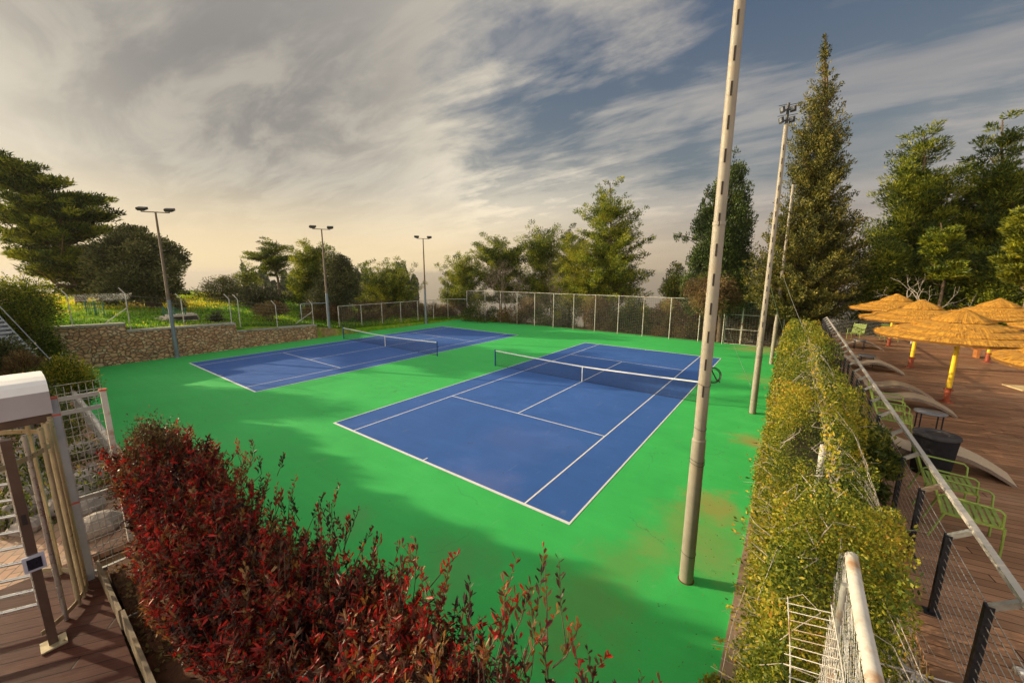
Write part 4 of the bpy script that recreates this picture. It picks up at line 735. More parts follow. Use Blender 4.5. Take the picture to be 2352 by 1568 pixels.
# ------------------------------------------------------------------ red hedge in the foreground
def hedge_top(x): return np.interp(x, [2.9, 3.4, 4.5, 5.5, 6.5, 7.3, 8.2, 8.9], [4.22, 4.20, 3.92, 3.76, 3.70, 3.88, 4.2, 4.0])
def red_hedge():
    e = empty('red_hedge', (6, -18.7, 2.5), 'dense hedge of dark red and purple narrow leaves along the terrace', 'hedge'); off = np.array([6, -18.7, 2.5])
    st = MB(); Cs, Ax, Ls, Ws, Tn = [], [], [], [], []
    nst = 2700
    for i in range(nst):
        x = random.uniform(2.95, 8.75); f = random.random(); y = -18.98+(.66 if x < 4.6 else .78 if x < 6.6 else .88)*f+.08*math.sin(x*2.1)
        lean_y = (y+18.6)*1.0+random.gauss(0, .1); H = (hedge_top(x)-2.6)*random.uniform(.72, 1.04)-.25*abs(f-.55)
        if random.random() < .07: H += random.uniform(.08, .32)
        if x > 8.2: H *= random.uniform(.6, 1.02); 
        if x > 8.5 and random.random() < .5: continue
        b = np.array([x, y*.6-18.6*.4, 2.55]); tip = np.array([x+random.gauss(0, .12), y+lean_y*.35, 2.55+H]); mid = (b+tip)/2+RNG.normal(0, .04, 3)
        if i % 2 == 0: st.tube([b-off, mid-off, tip-off], [.006, .004, .002], 3, False)
        nl = 52; s = rnd(nl)**.6; s = .22+.78*s; P = b*((1-s)**2)[:, None]+2*mid*(s*(1-s))[:, None]+tip*(s**2)[:, None]
        rad = .085*(1.1-s*.6); th = rnd(nl, 0, 2*PI); o = np.stack([np.cos(th), np.sin(th), rnd(nl, .2, 1.8)*1.0], 1); o = unit(o)
        P = P+o*rad[:, None]*rnd(nl, .3, 1.2)[:, None]; P[:, 1] = np.maximum(P[:, 1], -19.2+.02*rnd(nl))
        Cs.append(P); Ax.append(unit(o+RNG.normal(0, .25, (nl, 3)))); Ls.append(rnd(nl, .035, .11)*(1+.35*(s > .9))); Ws.append(rnd(nl, .009, .023))
        base = np.clip(random.gauss(.54 if x < 6 else .42, .13)+.16*math.sin(x*4.1+y*5)+.1*math.sin(x*9.3-y*7), 0, 1); Tn.append(np.clip(base+RNG.normal(0, .2, nl)+(.35*(x > 6.5)*(RNG.random(nl) < .16)), 0, 1))
    for i in range(150):                                       # looser young shoots standing out of the top
        x = random.uniform(4.0, 9.05); y = random.gauss(-18.12, .16) if random.random() < .7 else random.uniform(-18.8, -18.2); z0 = float(hedge_top(x))-.35
        if x > 8.5: y = random.uniform(-18.15, -17.85); z0 -= .15
        b = np.array([x, y, z0]); d = unit(np.array([[random.gauss(.05, .3), random.gauss(.12, .25), 1.]]))[0]; L = random.uniform(.34, .6)*(.75 if x < 6 else 1); tip = b+d*L; mid = (b+tip)/2+RNG.normal(0, .025, 3)
        st.tube([b-off, mid-off, tip-off], [.005, .0035, .0018], 4, False); nl = 15; s = np.linspace(.4, 1, nl); P = b*((1-s)**2)[:, None]+2*mid*(s*(1-s))[:, None]+tip*(s**2)[:, None]
        th = np.arange(nl)*2.4+random.random(); o = unit(np.stack([np.cos(th), np.sin(th), rnd(nl, .8, 2.6)], 1)); LL = rnd(nl, .07, .13)*(1.1-.4*s)
        Cs.append(P+o*LL[:, None]*.5); Ax.append(unit(o+RNG.normal(0, .12, (nl, 3)))); Ls.append(LL); Ws.append(LL*.24); Tn.append(np.clip(random.choice((.2, .3, .45, .6, .8, .9))+RNG.normal(0, .1, nl), 0, 1))
    C = np.concatenate(Cs)-off; V, F, nv = leaf_quads(C, np.concatenate(Ax), np.concatenate(Ls), np.concatenate(Ws), True)
    np_mesh('foliage', V, F, MATS['red_leaf'], e, np.repeat(np.concatenate(Tn), nv)); st.build('stems', MATS['bark'], e)
    return e
red_hedge()
# brown-green shrub end of the hedge
def shrub_cloud(name, label, cat, cx, cy, cz, rx, ry, rz, n, L, W, mat, stems=40, group=None, tb=.5):
    e = empty(name, (cx, cy, cz), label, cat, group); nc = max(12, n//260); q = unit(RNG.normal(size=(nc, 3)))*(rnd(nc)**.35)[:, None]*np.array([rx, ry, rz])*.82; k = RNG.integers(0, nc, n)
    s = .3*min(rx, ry, rz); C = q[k]+RNG.normal(0, s*.6, (n, 3)); ax = unit(unit(C)*.6+RNG.normal(0, .6, (n, 3))+np.array([0, 0, .5]))
    tc = rnd(nc, -.2, .2); V, F, nv = leaf_quads(C, ax, L*rnd(n, .6, 1.4), W*rnd(n, .7, 1.3)); np_mesh('foliage', V, F, MATS[mat], e, np.repeat(np.clip(tb+tc[k]+RNG.normal(0, .17, n), 0, 1), nv))
    st = MB()
    for i in range(stems): p = q[i % nc]; st.tube([(p[0]*.15, p[1]*.15, -rz), (p[0]*.6, p[1]*.6, p[2]*.4-rz*.2), tuple(p)], [.012, .008, .003], 3, False)
    st.build('stems', MATS['bark'], e); return e
for k, (x, y, h) in enumerate(SHADE):  # unseen shrub row, added to cast the shade across the near court
    shrub_cloud('evergreen_shrub', 'unseen shrub added to shade the court, in the row left of the terrace', 'shrub', x, y, 3.5, 2.6, 1.1, 3.5+.2*(h-4.5)-(.55 if k < 4 else .1), 16000, .24, .16, 'oak_dark', 30, 'unseen shrubs added for shade left of the terrace')
shrub_cloud('brown_shrub', 'tan and brown-green shrub at the far end of the red hedge', 'shrub', 3.3, -18.66, 3.45, .55, .42, 1.05, 26000, .035, .013, 'hedge_brown')

# ------------------------------------------------------------------ vine hedge on the right
def vine_top(y): return np.interp(y, [-19, -16.7, -15.9, -12, -6, 2, 19], [2.7, 2.9, 4.12, 4.22, 4.15, 3.8, 2.4])
_nd = [(unit(RNG.normal(size=(1, 3)))[0]*f_, random.uniform(0, 6.28), a_) for f_, a_ in ((2.2, 1), (3.1, .9), (4.7, .8), (6.1, .7), (8.3, .6), (11., .5), (15., .45), (21., .35))]
def lumps(P): return sum(a_*np.sin(P@d_+p_) for d_, p_, a_ in _nd)/2.2
def vine_hedge():
    e = empty('vine_hedge', (9.9, 0, 0), 'long hedge of yellow-green vine overgrowing the pipe fence right of the courts', 'hedge'); off = np.array([9.9, 0, 0]); segs = []
    for (y0, y1, n, L) in ((-18.5, -13, 240000, .025), (-13, -8, 120000, .036), (-8, 0, 100000, .055), (0, 19.2, 100000, .085)):
        y = rnd(n, y0, y1); th = rnd(n, -.25*PI, 1.1*PI); zt = vine_top(y)+.10*np.sin(y*2.3)+.07*np.sin(y*5.1+1)
        lump = 1+.13*np.sin(y*1.7+th*2)+.10*np.sin(y*3.9-th*3+1)+.08*np.sin(y*8.3+th*5)
        half = np.interp(y, [-18, -14.5, -12, -6, 19], [.38, .47, .58, .66, .62]); zc = zt*.62; dep = 1-.32*rnd(n)**1.6
        u = np.sign(np.cos(th))*np.abs(np.cos(th))**.7; v = np.sign(np.sin(th))*np.abs(np.sin(th))**.7
        x = 9.86+u*half*lump*dep; z = np.where(v > 0, zc+v*(zt-zc)*lump*dep*.96, zc+v*zc*1.2)
        low = RNG.random(n) < .42; z = np.where(low, rnd(n)**.9*zc*1.1, z); side = np.where(RNG.random(n) < .72, -1, 1); x = np.where(low, 9.86+side*half*lump*dep*(.96+.05*np.sin(z*3+y)), x)
        k = (x < 10.62) | (z > 2.4); 
        if y1 <= -13: k &= ~((y < -16.05) & (x > 9.66) & (x < 10.12) & (z > 2.2)) & ~((y < -16.0) & (x > 9.8) & (RNG.random(n) < .6))
        x, y, z = x[k], y[k], z[k]; n = len(x)
        C = np.stack([x, y, np.maximum(z, .05)], 1); nz = lumps(C); keep = nz+rnd(n, -.75, .75) > -.55; C[:, 0] += np.sign(C[:, 0]-9.86)*nz*.07; C[:, 2] += np.where(C[:, 2] > 3.2, nz*.09, 0)
        C = C[keep]; x, z, nz = x[keep], z[keep], nz[keep]; y = y[keep]; zc = zc[k][keep]; n = len(x); k = np.ones(n, bool); o = unit(np.stack([x-9.86, RNG.normal(0, .4, n), z-zc[k]*.8], 1)); ax = unit(o*.4+RNG.normal(0, .7, (n, 3)))
        V, F, nv = leaf_quads(C-off, ax, L*rnd(n, .6, 1.5), L*.62*rnd(n, .7, 1.3)); patch = .44+.24*nz+.12*np.sin(y*1.9+z*1.3)
        if y1 > 18: patch = patch + np.clip((y-13)/6, 0, 1)*.3
        np_mesh('foliage', V, F, MATS['vine_leaf'], e, np.repeat(np.clip(patch-.04+RNG.normal(0, .2, n), 0, 1), nv))
    n = 60000; q = rnd(n); y = np.where(q < .45, rnd(n, -16.15, -15.1), np.where(q < .8, rnd(n, -19, -16), rnd(n, -19, -16))); x = np.where(q < .45, rnd(n, 9.42, 10.3), np.where(q < .8, rnd(n, 9.38, 9.64), rnd(n, 10.12, 10.6))); z = np.where(q < .45, rnd(n, .8, 4.1), np.where(q < .8, rnd(n, .1, 3.7), rnd(n, 1.4, 3.3)))
    k = (q < .45) | (np.sin(y*5+z*4)+rnd(n, -1, 1) > -.4); C = np.stack([x, y+.1*np.sin(x*9+z*5), z+.08*np.sin(x*11+y*7)], 1)[k]; n = len(C); V, F, nv = leaf_quads(C-off, unit(RNG.normal(size=(n, 3))), .032*rnd(n, .6, 1.5), .02); np_mesh('foliage', V, F, MATS['vine_leaf'], e, np.repeat(np.clip(.5+.2*np.sin(C[:, 1]*6+C[:, 2]*5)+RNG.normal(0, .2, n), 0, 1), nv))
    # sprays sticking out
    Cs, Ax = [], []; st = MB()
    for i in range(900):
        y = random.choice((random.uniform(-18, -8), random.uniform(-18, 18))); s = random.choice((-1, -1, 0, 1)); zt = float(vine_top(y)); x = 9.86+s*.6; z = zt*random.uniform(.15, .95) if s else zt
        if s > 0: z = max(z, 2.7)
        if s == 0 and y < -15.8: continue
        x = 9.86+s*.42; p = np.array([x, y, z]); d = unit(np.array([[s*1.0+random.gauss(0, .3), random.gauss(0, .6), random.uniform(-.2, .7)+(s == 0)]]))[0]; L = random.uniform(.12, .38)
        q = p+d*L; m_ = (p+q)/2+RNG.normal(0, .03, 3); st.tube([p-off, m_-off, q-off+[0, 0, -.05]], [.004, .003, .0015], 3, False)
        t = rnd(16)[:, None]; Cs.append(p*(1-t)+q*t+RNG.normal(0, .025, (16, 3))); Ax.append(np.tile(d, (16, 1)))
    C = np.concatenate(Cs); n = len(C); V, F, nv = leaf_quads(C-off, unit(np.concatenate(Ax)+RNG.normal(0, .6, (n, 3))), .045*rnd(n, .6, 1.5), .024); np_mesh('sprays', V, F, MATS['vine_leaf'], e, np.repeat(rnd(n, .15, 1), nv))
    for i in range(160):                                       # bare tangled stems
        y = random.uniform(-18, -6); a = random.uniform(-.2, PI*.9); zt = float(vine_top(y)); P = []
        for k in range(6): a += random.gauss(0, .15); y += random.gauss(0, .16); P.append((9.86+.66*math.cos(a)-9.9, y, max(.3, zt*(.6+.42*math.sin(a)))))
        st.tube(P, .0035, 3, False)
    for i in range(46):
        y = random.uniform(-18.2, -14.6); P = [(10.25-9.9+random.gauss(0, .1), y, 3.3)]
        for k in range(7): P.append((P[-1][0]+random.gauss(.05, .05), P[-1][1]+random.gauss(-.03, .09), P[-1][2]+random.gauss(-.09, .07)))
        st.tube(P, [.006-.0006*k for k in range(8)], 3, False)
    st.build('stems', MATS['pale_bark'], e)
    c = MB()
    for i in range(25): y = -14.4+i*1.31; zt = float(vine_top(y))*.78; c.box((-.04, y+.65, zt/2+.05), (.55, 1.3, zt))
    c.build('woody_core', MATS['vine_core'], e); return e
vine_hedge()
shrub_cloud('broadleaf_shrub', 'darker broad-leaved shrub growing out of the vine hedge beside the railing', 'shrub', 10.5, -11.7, 3.2, .38, .85, .75, 9000, .11, .04, 'shrub_green', 40, tb=.45)
shrub_cloud('broadleaf_shrub', 'small dark leafy shrub at the foot of the vine hedge near the bottom edge', 'shrub', 9.25, -14.6, .45, .35, .8, .5, 4500, .07, .03, 'shrub_green', 20, tb=.7)
shrub_cloud('red_shrub', 'small deep red plant in the gap between the vine hedge and the railing', 'shrub', 10.75, -2.6, 2.75, .2, .9, .35, 2500, .08, .03, 'red_leaf', 14, tb=.7)
# the old pipe fence inside the hedge
e = empty('pipe_fence', (9.93, -16, 0), 'old fence of thick white pipe and diamond mesh coming out of the vine hedge', 'fence')
ys_ = np.linspace(-3.2, .0, 10); MB().tube([(.004*math.sin(y*3), y, 4.0+.02*math.sin(y*2)) for y in ys_], .042, 14).build('top_pipe', MATS['white_post'], e)
for y in (-2.95, -.35, 2.4, 9.5): MB().tube([(-.06, y, 0), (-.06, y, 3.98)], .024 if y < 0 else .035, 10).build('post', MATS['galvanised' if y < 0 else 'white_post'], e)
m = MB(); st_ = .062
for s in (-1, 1):
    for k in range(int((4.2+3)/st_)):
        y0 = -3.1+k*st_ if s > 0 else -3.1-0+k*st_; L = 1.7
        a = (y0-1.0*s, 2.3); b = (y0-1.0*s+s*L, 4.0)
        if min(a[0], b[0]) > 1.6: continue
        n = 9; P = [(-.045+.008*math.sin(i*2.3+k), a[0]+(b[0]-a[0])*i/n, a[1]+(b[1]-a[1])*i/n) for i in range(n+1)]; P = [p for p in P if -3.15 < p[1] < .3]
        if len(P) > 1: m.tube(P, .0021, 4, False)
m.build('diamond_mesh', MATS['galvanised'], e)
m = MB()
for k in range(34): y = -3.1+k*.075; m.tube([(-.13, y, 3.93), (-.36-.02*math.sin(k), y+.01, 3.86)], .0035, 4)
for x, z in ((-.13, 3.93), (-.36, 3.86)): m.tube([(x+.012*math.sin(y*4), y, z) for y in np.linspace(-3.15, -.55, 20)], .004, 4)
for k in range(40): y = -3.1+k*.065; m.tube([(-.13, y, 3.93), (-.14, y, 3.0)], .0025, 4)
for k in range(14): m.tube([(-.14, -3.1, 3.0+k*.065), (-.14, -.55, 3.0+k*.065)], .0025, 4)
m.build('bent_wire_panel', MATS['white_post'], e)

# ------------------------------------------------------------------ right deck with railing, umbrellas and loungers
dk = MB().box((18.2, -3.6, 2.45), (14.9, 29.4, .1)); tag(dk.build('deck', MATS['deck_wood_right']), kind='structure')
tag(MB().box((10.66, -3.6, 1.15), (.1, 31., 2.3)).build('deck_wall', MATS['concrete']), 'concrete wall carrying the edge of the wooden deck behind the hedge', 'wall')
def railing(name, label, pts, zs, hand=True, cr_=.0042, post_every=1.09, ncab=11, side=(1, 0), stair_mesh=False):
    e = empty(name, (*pts[0], 2.5), label, 'railing'); a = np.array(pts[0], float); b = np.array(pts[1], float); L = np.linalg.norm(b-a); d = (b-a)/L; off = a; sd = np.array(side, float)
    n = int(round(L/post_every)); top = .94
    for i in range(n+1):
        q = d*L*i/n; p = MB().box((q[0], q[1], top/2), (.05, .062, top), Matrix.Identity(4)); p.box((q[0], q[1], .006), (.13, .11, .012)); p.build('post', MATS['black_metal'], e)
        if hand: MB().beam((q[0]+sd[0]*.0, q[1]+sd[1]*.0, top-.022), (q[0]+sd[0]*.15, q[1]+sd[1]*.15, top+.1), .045, .045).build('bracket', MATS['black_metal' if i < 3 else 'galvanised'], e)
    m = MB()
    for k in range(ncab): z = .09+k*.083; m.tube([(0, 0, z), (d[0]*L, d[1]*L, z)], cr_, 5)
    m.build('cables', MATS['cable'], e)
    if hand: m = MB().beam((sd[0]*.17, sd[1]*.17, top+.12), (d[0]*L+sd[0]*.17, d[1]*L+sd[1]*.17, top+.12), .055, .045); m.build('handrail', MATS['handrail_wood'], e)
    return e
railing('cable_railing', 'steel cable railing with a flat handrail along the near edge of the wooden deck', [(10.93, -18.3), (10.93, 10.6)], 2.5)
railing('cable_railing', 'steel cable railing across the far end of the wooden deck', [(11.1, 10.75), (23, 10.75)], 2.5, hand=False, side=(0, 1), post_every=1.5, cr_=.008)
def umbrella():
    e = empty('straw_umbrella', (0, 0, 0)); R_ = 1.76
    p = MB().tube([(0, 0, .42), (0, 0, 2.3)], [.058, .052], 14); p.build('pole', MATS['yellow_post'], e)
    b = MB().tube([(0, 0, 0), (0, 0, .42)], [.072, .068], 14); b.lathe((0, 0, .0), [(.15, 0), (.15, .02), (.09, .03)], 14); [b.box((.1*math.cos(a), .1*math.sin(a), .36), (.04, .04, .04)) for a in (2.3, 5.4)]; b.build('pole_base', MATS['oxide_red'], e)
    n = 128; tiers = [(0, .02, .58, 2.66, 2.37), (1, .46, .98, 2.34, 2.20), (2, .86, 1.37, 2.18, 2.07), (3, 1.25, R_, 2.04, 1.94)]
    for (i, r0, r1, z0, z1) in tiers:
        Vs, Fs = [], []; K = 7; ed = []
        for k in range(n):
            a = 2*PI*k/n
            wob = .02*math.sin(a*5+i)+.012*math.sin(a*11+2*i)+random.uniform(-.012, .012)
            for j in range(K):
                f = j/(K-1); r = r0+(r1+wob-r0)*f; z = z0+(z1-z0)*f**1.12+.012*random.random()-(.03 if f > .95 else 0); Vs.append((r*math.cos(a), r*math.sin(a), z))
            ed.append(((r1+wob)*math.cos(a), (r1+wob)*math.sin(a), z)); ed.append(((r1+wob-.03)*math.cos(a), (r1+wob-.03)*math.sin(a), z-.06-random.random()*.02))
            Vs.append(((r1+wob-.02)*math.cos(a), (r1+wob-.02)*math.sin(a), z1-.085+random.uniform(-.02, .02))); Vs.append(((r0+.1)*math.cos(a), (r0+.1)*math.sin(a), z0-.13))
        K2 = K+2
        for k in range(n):
            k2 = (k+1) % n
            for j in range(K2-1): Fs.append((k*K2+j, k*K2+j+1, k2*K2+j+1, k2*K2+j))
        t = MB().add(Vs, Fs); t = t.build('thatch_tier', MATS['straw_thatch'], e); MB().add([(p[0]*1.004, p[1]*1.004, p[2]-.012) for p in ed], [(2*k, 2*((k+1) % n), 2*((k+1) % n)+1, 2*k+1) for k in range(n)]).build('tier_shade', MATS['straw_shade'], t)  # dark brown strip paints the shade line under each tier's rim
    # loose straw ends round each tier
    Cs, Ax = [], []
    for (i, r0, r1, z0, z1) in tiers:
        m_ = int(420*r1); a = rnd(m_, 0, 2*PI); r = r1-rnd(m_, -.02, .25); z = np.interp(r, [r0, r1], [z0, z1])-.01*rnd(m_)+.012
        sl = (z1-z0)/(r1-r0); Cs.append(np.stack([r*np.cos(a), r*np.sin(a), z], 1)); Ax.append(unit(np.stack([np.cos(a), np.sin(a), np.full(m_, sl*1.3)], 1)+RNG.normal(0, .12, (m_, 3))))
    C = np.concatenate(Cs); m_ = len(C); V, F, nv = leaf_quads(C, np.concatenate(Ax), rnd(m_, .08, .17), .009); np_mesh('straw_ends', V, F, MATS['straw_thatch'], e)
    r = MB()
    for k in range(8): a = 2*PI*k/8; r.beam((.05*math.cos(a), .05*math.sin(a), 2.40), (1.62*math.cos(a), 1.62*math.sin(a), 1.92), .035, .05)
    r.build('ribs', MATS['oxide_red'], e)
    MB().lathe((0, 0, 2.615), [(.13, 0), (.12, .03), (.06, .06), (0, .07)], 16).build('cap', MATS['straw_thatch'], e)
    return e
u0 = umbrella()
US = [(13.23, -3.59, 'largest whole straw umbrella, its full pole visible on the deck'), (13.38, 1.75, 'straw umbrella second from the left, its pole base dark red'), (13.55, 7.6, 'farthest and leftmost straw umbrella'),
      (16.2, 4.95, 'straw umbrella at the back right with its peak against dark trees'), (14.62, -7.35, 'nearest straw umbrella, low at the right edge and cut off by it'), (17.2, 1.0, 'straw umbrella at the right edge, only its left tip in view')]
for i, (x, y, lb) in enumerate(US):
    o = u0 if i == 0 else copy_tree(u0); o.location = (x, y, 2.5); o.rotation_euler.z = i*1.3; tag(o, lb, 'umbrella', 'straw umbrellas on the wooden deck')
def lounger():
    e = empty('wave_lounger', (0, 0, 0)); pr = [(1.0, .02), (.85, .12), (.65, .24), (.42, .335), (.2, .37), (0, .34), (-.2, .27), (-.36, .25), (-.5, .30), (-.68, .43), (-.86, .58)]
    pr = [(x, z) for x, z in pr]; xs = np.linspace(0, len(pr)-1, 30); P = [(np.interp(t, range(len(pr)), [p[0] for p in pr]), np.interp(t, range(len(pr)), [p[1] for p in pr])) for t in xs]; w = .33
    m = MB(); n = len(P); m.add([(x, s*w, z) for x, z in P for s in (-1, 1)], [(2*i, 2*i+1, 2*i+3, 2*i+2) for i in range(n-1)], True); m.build('woven_top', MATS['wicker'], e)
    m = MB(); lowz = [max(.0, z-.05-.03*math.sin(PI*i/(n-1))) for i, (x, z) in enumerate(P)]
    for s in (-1, 1): m.add([(P[i][0], s*w, P[i][1]) for i in range(n)]+[(P[i][0], s*w, lowz[i]) for i in range(n)], [(i, i+1, n+i+1, n+i) for i in range(n-1)])
    m.add([(P[i][0], s*w, lowz[i]) for i in range(n) for s in (-1, 1)], [(2*i, 2*i+1, 2*i+3, 2*i+2) for i in range(n-1)], True); m.build('woven_side', MATS['wicker_side'], e)
    for s in (-1, 1): MB().box((-.62, s*.25, .14), (.05, .05, .3)).build('leg', MATS['wicker_side'], e)
    return e
l0 = lounger(); LS = [(11.85, -9.15, 'wicker wave lounger behind the black litter bin'), (12.1, -4.95, 'wicker wave lounger, nearest of the four beside the umbrella row'), (12.0, -3.55, 'wicker wave lounger just beyond the nearest of the row'), (11.95, .15, 'wicker wave lounger in the middle, next to a small round table'),
      (11.75, 1.25, 'wicker wave lounger directly behind the small round table'), (12.15, 6.0, 'farthest wicker wave lounger, near the green chairs')]
for i, (x, y, lb) in enumerate(LS):
    o = l0 if i == 0 else copy_tree(l0); o.location = (x, y, 2.5); o.rotation_euler.z = -.10+.04*(i % 3); tag(o, lb, 'lounger', 'wicker wave loungers along the railing')
def chair():
    e = empty('slatted_armchair', (0, 0, 0))
    s = MB()
    for k in range(9): x = -.25+k*.0625; s.box((x, 0, .40+.012*math.cos(k*.8)), (.042, .54, .012))
    s.box((0, -.27, .395), (.56, .02, .03)); s.box((0, .27, .395), (.56, .02, .03)); s.build('seat', MATS['lime_paint'], e)
    b = MB(); M = Matrix.Rotation(-.32, 4, 'Y')
    for k in range(8): z = .06+k*.062; v = M @ Vector((0, 0, z)); b.box((-.27+v.x, 0, .40+v.z), (.012, .54, .042), M)
    for s_ in (-1, 1): b.beam((-.27, s_*.27, .40), tuple(Vector((-.27, s_*.27, .4))+M @ Vector((0, 0, .56))), .02, .025)
    b.build('backrest', MATS['lime_paint'], e)
    for s_ in (-1, 1):
        MB().tube([(.28, s_*.28, 0), (.27, s_*.28, .4)], .014, 8).build('leg', MATS['lime_paint'], e); MB().tube([(-.36, s_*.28, 0), (-.25, s_*.28, .4)], .014, 8).build('leg', MATS['lime_paint'], e)
        MB().tube([(.25, s_*.28, .4), (.24, s_*.29, .60), (.2, s_*.295, .64), (-.3, s_*.295, .66), (-.34, s_*.285, .62)], .014, 8).build('armrest', MATS['lime_paint'], e)
    return e
c0_ = chair(); CS = [(11.62, -12.0, -.1, 'lime green slatted chair nearest to the camera, by the handrail'), (11.62, -11.05, -.05, 'lime green slatted chair beside the black litter bin'), (11.5, -7.75, -.1, 'lime green slatted chair just beyond the black litter bin'), (11.55, -6.75, -.1, 'lime green slatted chair left of the grey side table'),
      (12.35, 8.85, -2.0, 'lime green chair at the far end of the deck, left of the umbrella pole'), (13.85, 9.6, -1.4, 'lime green chair behind the farthest umbrella pole')]
for i, (x, y, rz, lb) in enumerate(CS):
    o = c0_ if i == 0 else copy_tree(c0_); o.location = (x, y, 2.5); o.rotation_euler.z = rz; tag(o, lb, 'chair', 'lime green slatted chairs on the deck')
def side_table():
    e = empty('side_table', (0, 0, 0)); MB().lathe((0, 0, .44), [(0, 0), (.27, 0), (.28, .01), (.28, .025), (0, .027)], 28).build('table_top', MATS['table_grey'], e)
    for k in range(4): a = PI/4+k*PI/2; MB().tube([(.25*math.cos(a), .25*math.sin(a), 0), (.25*math.cos(a), .25*math.sin(a), .44)], .014, 8).build('leg', MATS['black_metal'], e)
    return e
t0_ = side_table()
for i, (x, y, lb) in enumerate([(12.22, -6.95, 'round grey side table behind the black litter bin'), (12.75, -11.35, 'round grey side table cut off by the right edge, beside the nearest chair'), (11.95, .78, 'round grey side table between two loungers'), (12.2, 5.55, 'small side table in front of the farthest lounger')]):
    o = t0_ if i == 0 else copy_tree(t0_); o.location = (x, y, 2.5); tag(o, lb, 'side table', 'round side tables on the deck')
e = empty('litter_bin', (11.72, -9.75, 2.5), 'round black litter bin with a hole in its grey lid', 'litter bin')
MB().lathe((0, 0, 0), [(.24, 0), (.25, .02), (.30, .74), (.0, .74)], 32).build('body', MATS['bin_black'], e)
MB().lathe((0, 0, .75), [(.0, -.2), (.15, -.2), (.15, .0), (.16, .035), (.27, .035), (.31, .02), (.315, -.02), (.3, -.03)], 32).build('lid', MATS['bin_top'], e)
MB().lathe((0, 0, .755), [(0, 0), (.149, 0)], 24).build('hole', MATS['dark_slot'], e)
tag(MB().box((15.75, -.15, 2.515), (.75, .75, .025), Matrix.Rotation(.3, 4, 'Z')).build('floor_mat', MATS['pale_mat']), 'pale square mat on the deck at the right edge', 'mat')
e = empty('low_bench', (17.6, 6.2, 2.5), 'long low brown wooden bench at the far right of the deck', 'bench'); MB().box((0, 0, .42), (3.2, .5, .08)).build('seat', MATS['orange_wood'], e); [MB().box((s*1.4, 0, .19), (.1, .46, .38)).build('leg', MATS['orange_wood'], e) for s in (-1, 1)]
q = at(2344, 1534, 2.56); e = empty('deck_light', (float(q[0]), float(q[1]), 2.5), 'small round glass deck light at the bottom right corner', 'lamp'); MB().lathe((0, 0, 0), [(.045, 0), (.045, .05), (.036, .06)], 20).build('ring', MATS['steel'], e); MB().lathe((0, 0, .052), [(.036, 0), (.02, .008), (0, .01)], 16).build('lens', MATS['lamp_glass'], e)
m = MB().tube([at(2012, 1520, 3.3), at(2200, 1572, 3.0)], .009, 8); tag(m.build('steel_rod', MATS['cable']), 'bare steel rod crossing the dark gap by the pipe fence', 'rod')
q = at(2075, 1560, 2.7); e = empty('slatted_crate', (float(q[0])-.05, float(q[1])-.08, 2.42), 'white slatted crate in the gap at the bottom edge', 'crate', rz=-.5)
for k in range(6): MB().box((-.25+k*.1, 0, .28), (.06, .5, .015)).build('slat', MATS['cover_lilac'], e)
for s in (-1, 1): MB().box((0, s*.26, .2), (.62, .02, .18)).build('side', MATS['galvanised'], e)

hm = bpy.data.materials.new('haze_air'); hm.use_nodes = True; hn = hm.node_tree; hn.nodes.remove(hn.nodes['Principled BSDF']); pv = hn.nodes.new('ShaderNodeVolumePrincipled')
pv.inputs['Color'].default_value = (.52, .50, .48, 1); pv.inputs['Density'].default_value = .00022; pv.inputs['Anisotropy'].default_value = .3; hn.links.new(pv.outputs[0], hn.nodes['Material Output'].inputs['Volume'])
zb_ = float(GZ.min())-1; tag(MB().box((-2000, 2000, (zb_+34)/2), (26000, 30000, 34-zb_)).build('haze', hm), 'pale haze over the far hills and the sea', 'haze', kind='stuff')
# ------------------------------------------------------------------ sun and sky
SUN_AZ = math.atan2(-.927, -.375); SUN_EL = math.radians(15.5)
ld = bpy.data.lights.new('sun', 'SUN'); ld.energy = 4.5; ld.angle = math.radians(.6); ld.color = (1, .80, .52); lo = bpy.data.objects.new('sun', ld); COL.objects.link(lo)
sd = Vector((math.sin(SUN_AZ)*math.cos(SUN_EL), math.cos(SUN_AZ)*math.cos(SUN_EL), math.sin(SUN_EL))); lo.rotation_euler = sd.to_track_quat('Z', 'Y').to_euler()
wd = bpy.data.worlds.new('World'); scn.world = wd; wd.use_nodes = True; t = NT(wd); t.n.clear()
out = t.n.new('ShaderNodeOutputWorld'); bg = t.n.new('ShaderNodeBackground'); t.l.new(bg.outputs[0], out.inputs[0]); bg.inputs[1].default_value = .1
sky = t.node('ShaderNodeTexSky', sky_type='NISHITA'); sky.sun_disc = False; sky.sun_elevation = SUN_EL; sky.sun_rotation = SUN_AZ % (2*PI); sky.air_density = 1.6; sky.dust_density = 2.5
d = t.node('ShaderNodeTexCoord').outputs['Generated']; dn = t.node('ShaderNodeVectorMath', {0: d}, operation='NORMALIZE').outputs[0]; s3 = t.node('ShaderNodeSeparateXYZ', {0: dn})
zc = t.math('MAXIMUM', s3.outputs[2], 0.)
iz = t.math('DIVIDE', 1, t.math('ADD', zc, .14)); P = t.node('ShaderNodeCombineXYZ', {0: t.math('MULTIPLY', s3.outputs[0], iz), 1: t.math('MULTIPLY', s3.outputs[1], iz), 2: .3}).outputs[0]
def dirblob(px, py, r0, r1):
    v = ray(px, py); v = v/np.linalg.norm(v); dt = t.node('ShaderNodeVectorMath', {0: dn, 1: tuple(map(float, v))}, operation='DISTANCE').outputs['Value']; return t.mapr(dt, r0, r1, 1, 0)
big = t.noise(t.scale(P, (.7, 1.3, 1), rot=(0, 0, .12)), 1.5, 8, .58, .25)
wisp = t.noise(t.scale(P, (.9, 2.4, 1), rot=(0, 0, .22)), 1.4, 9, .62, .5)
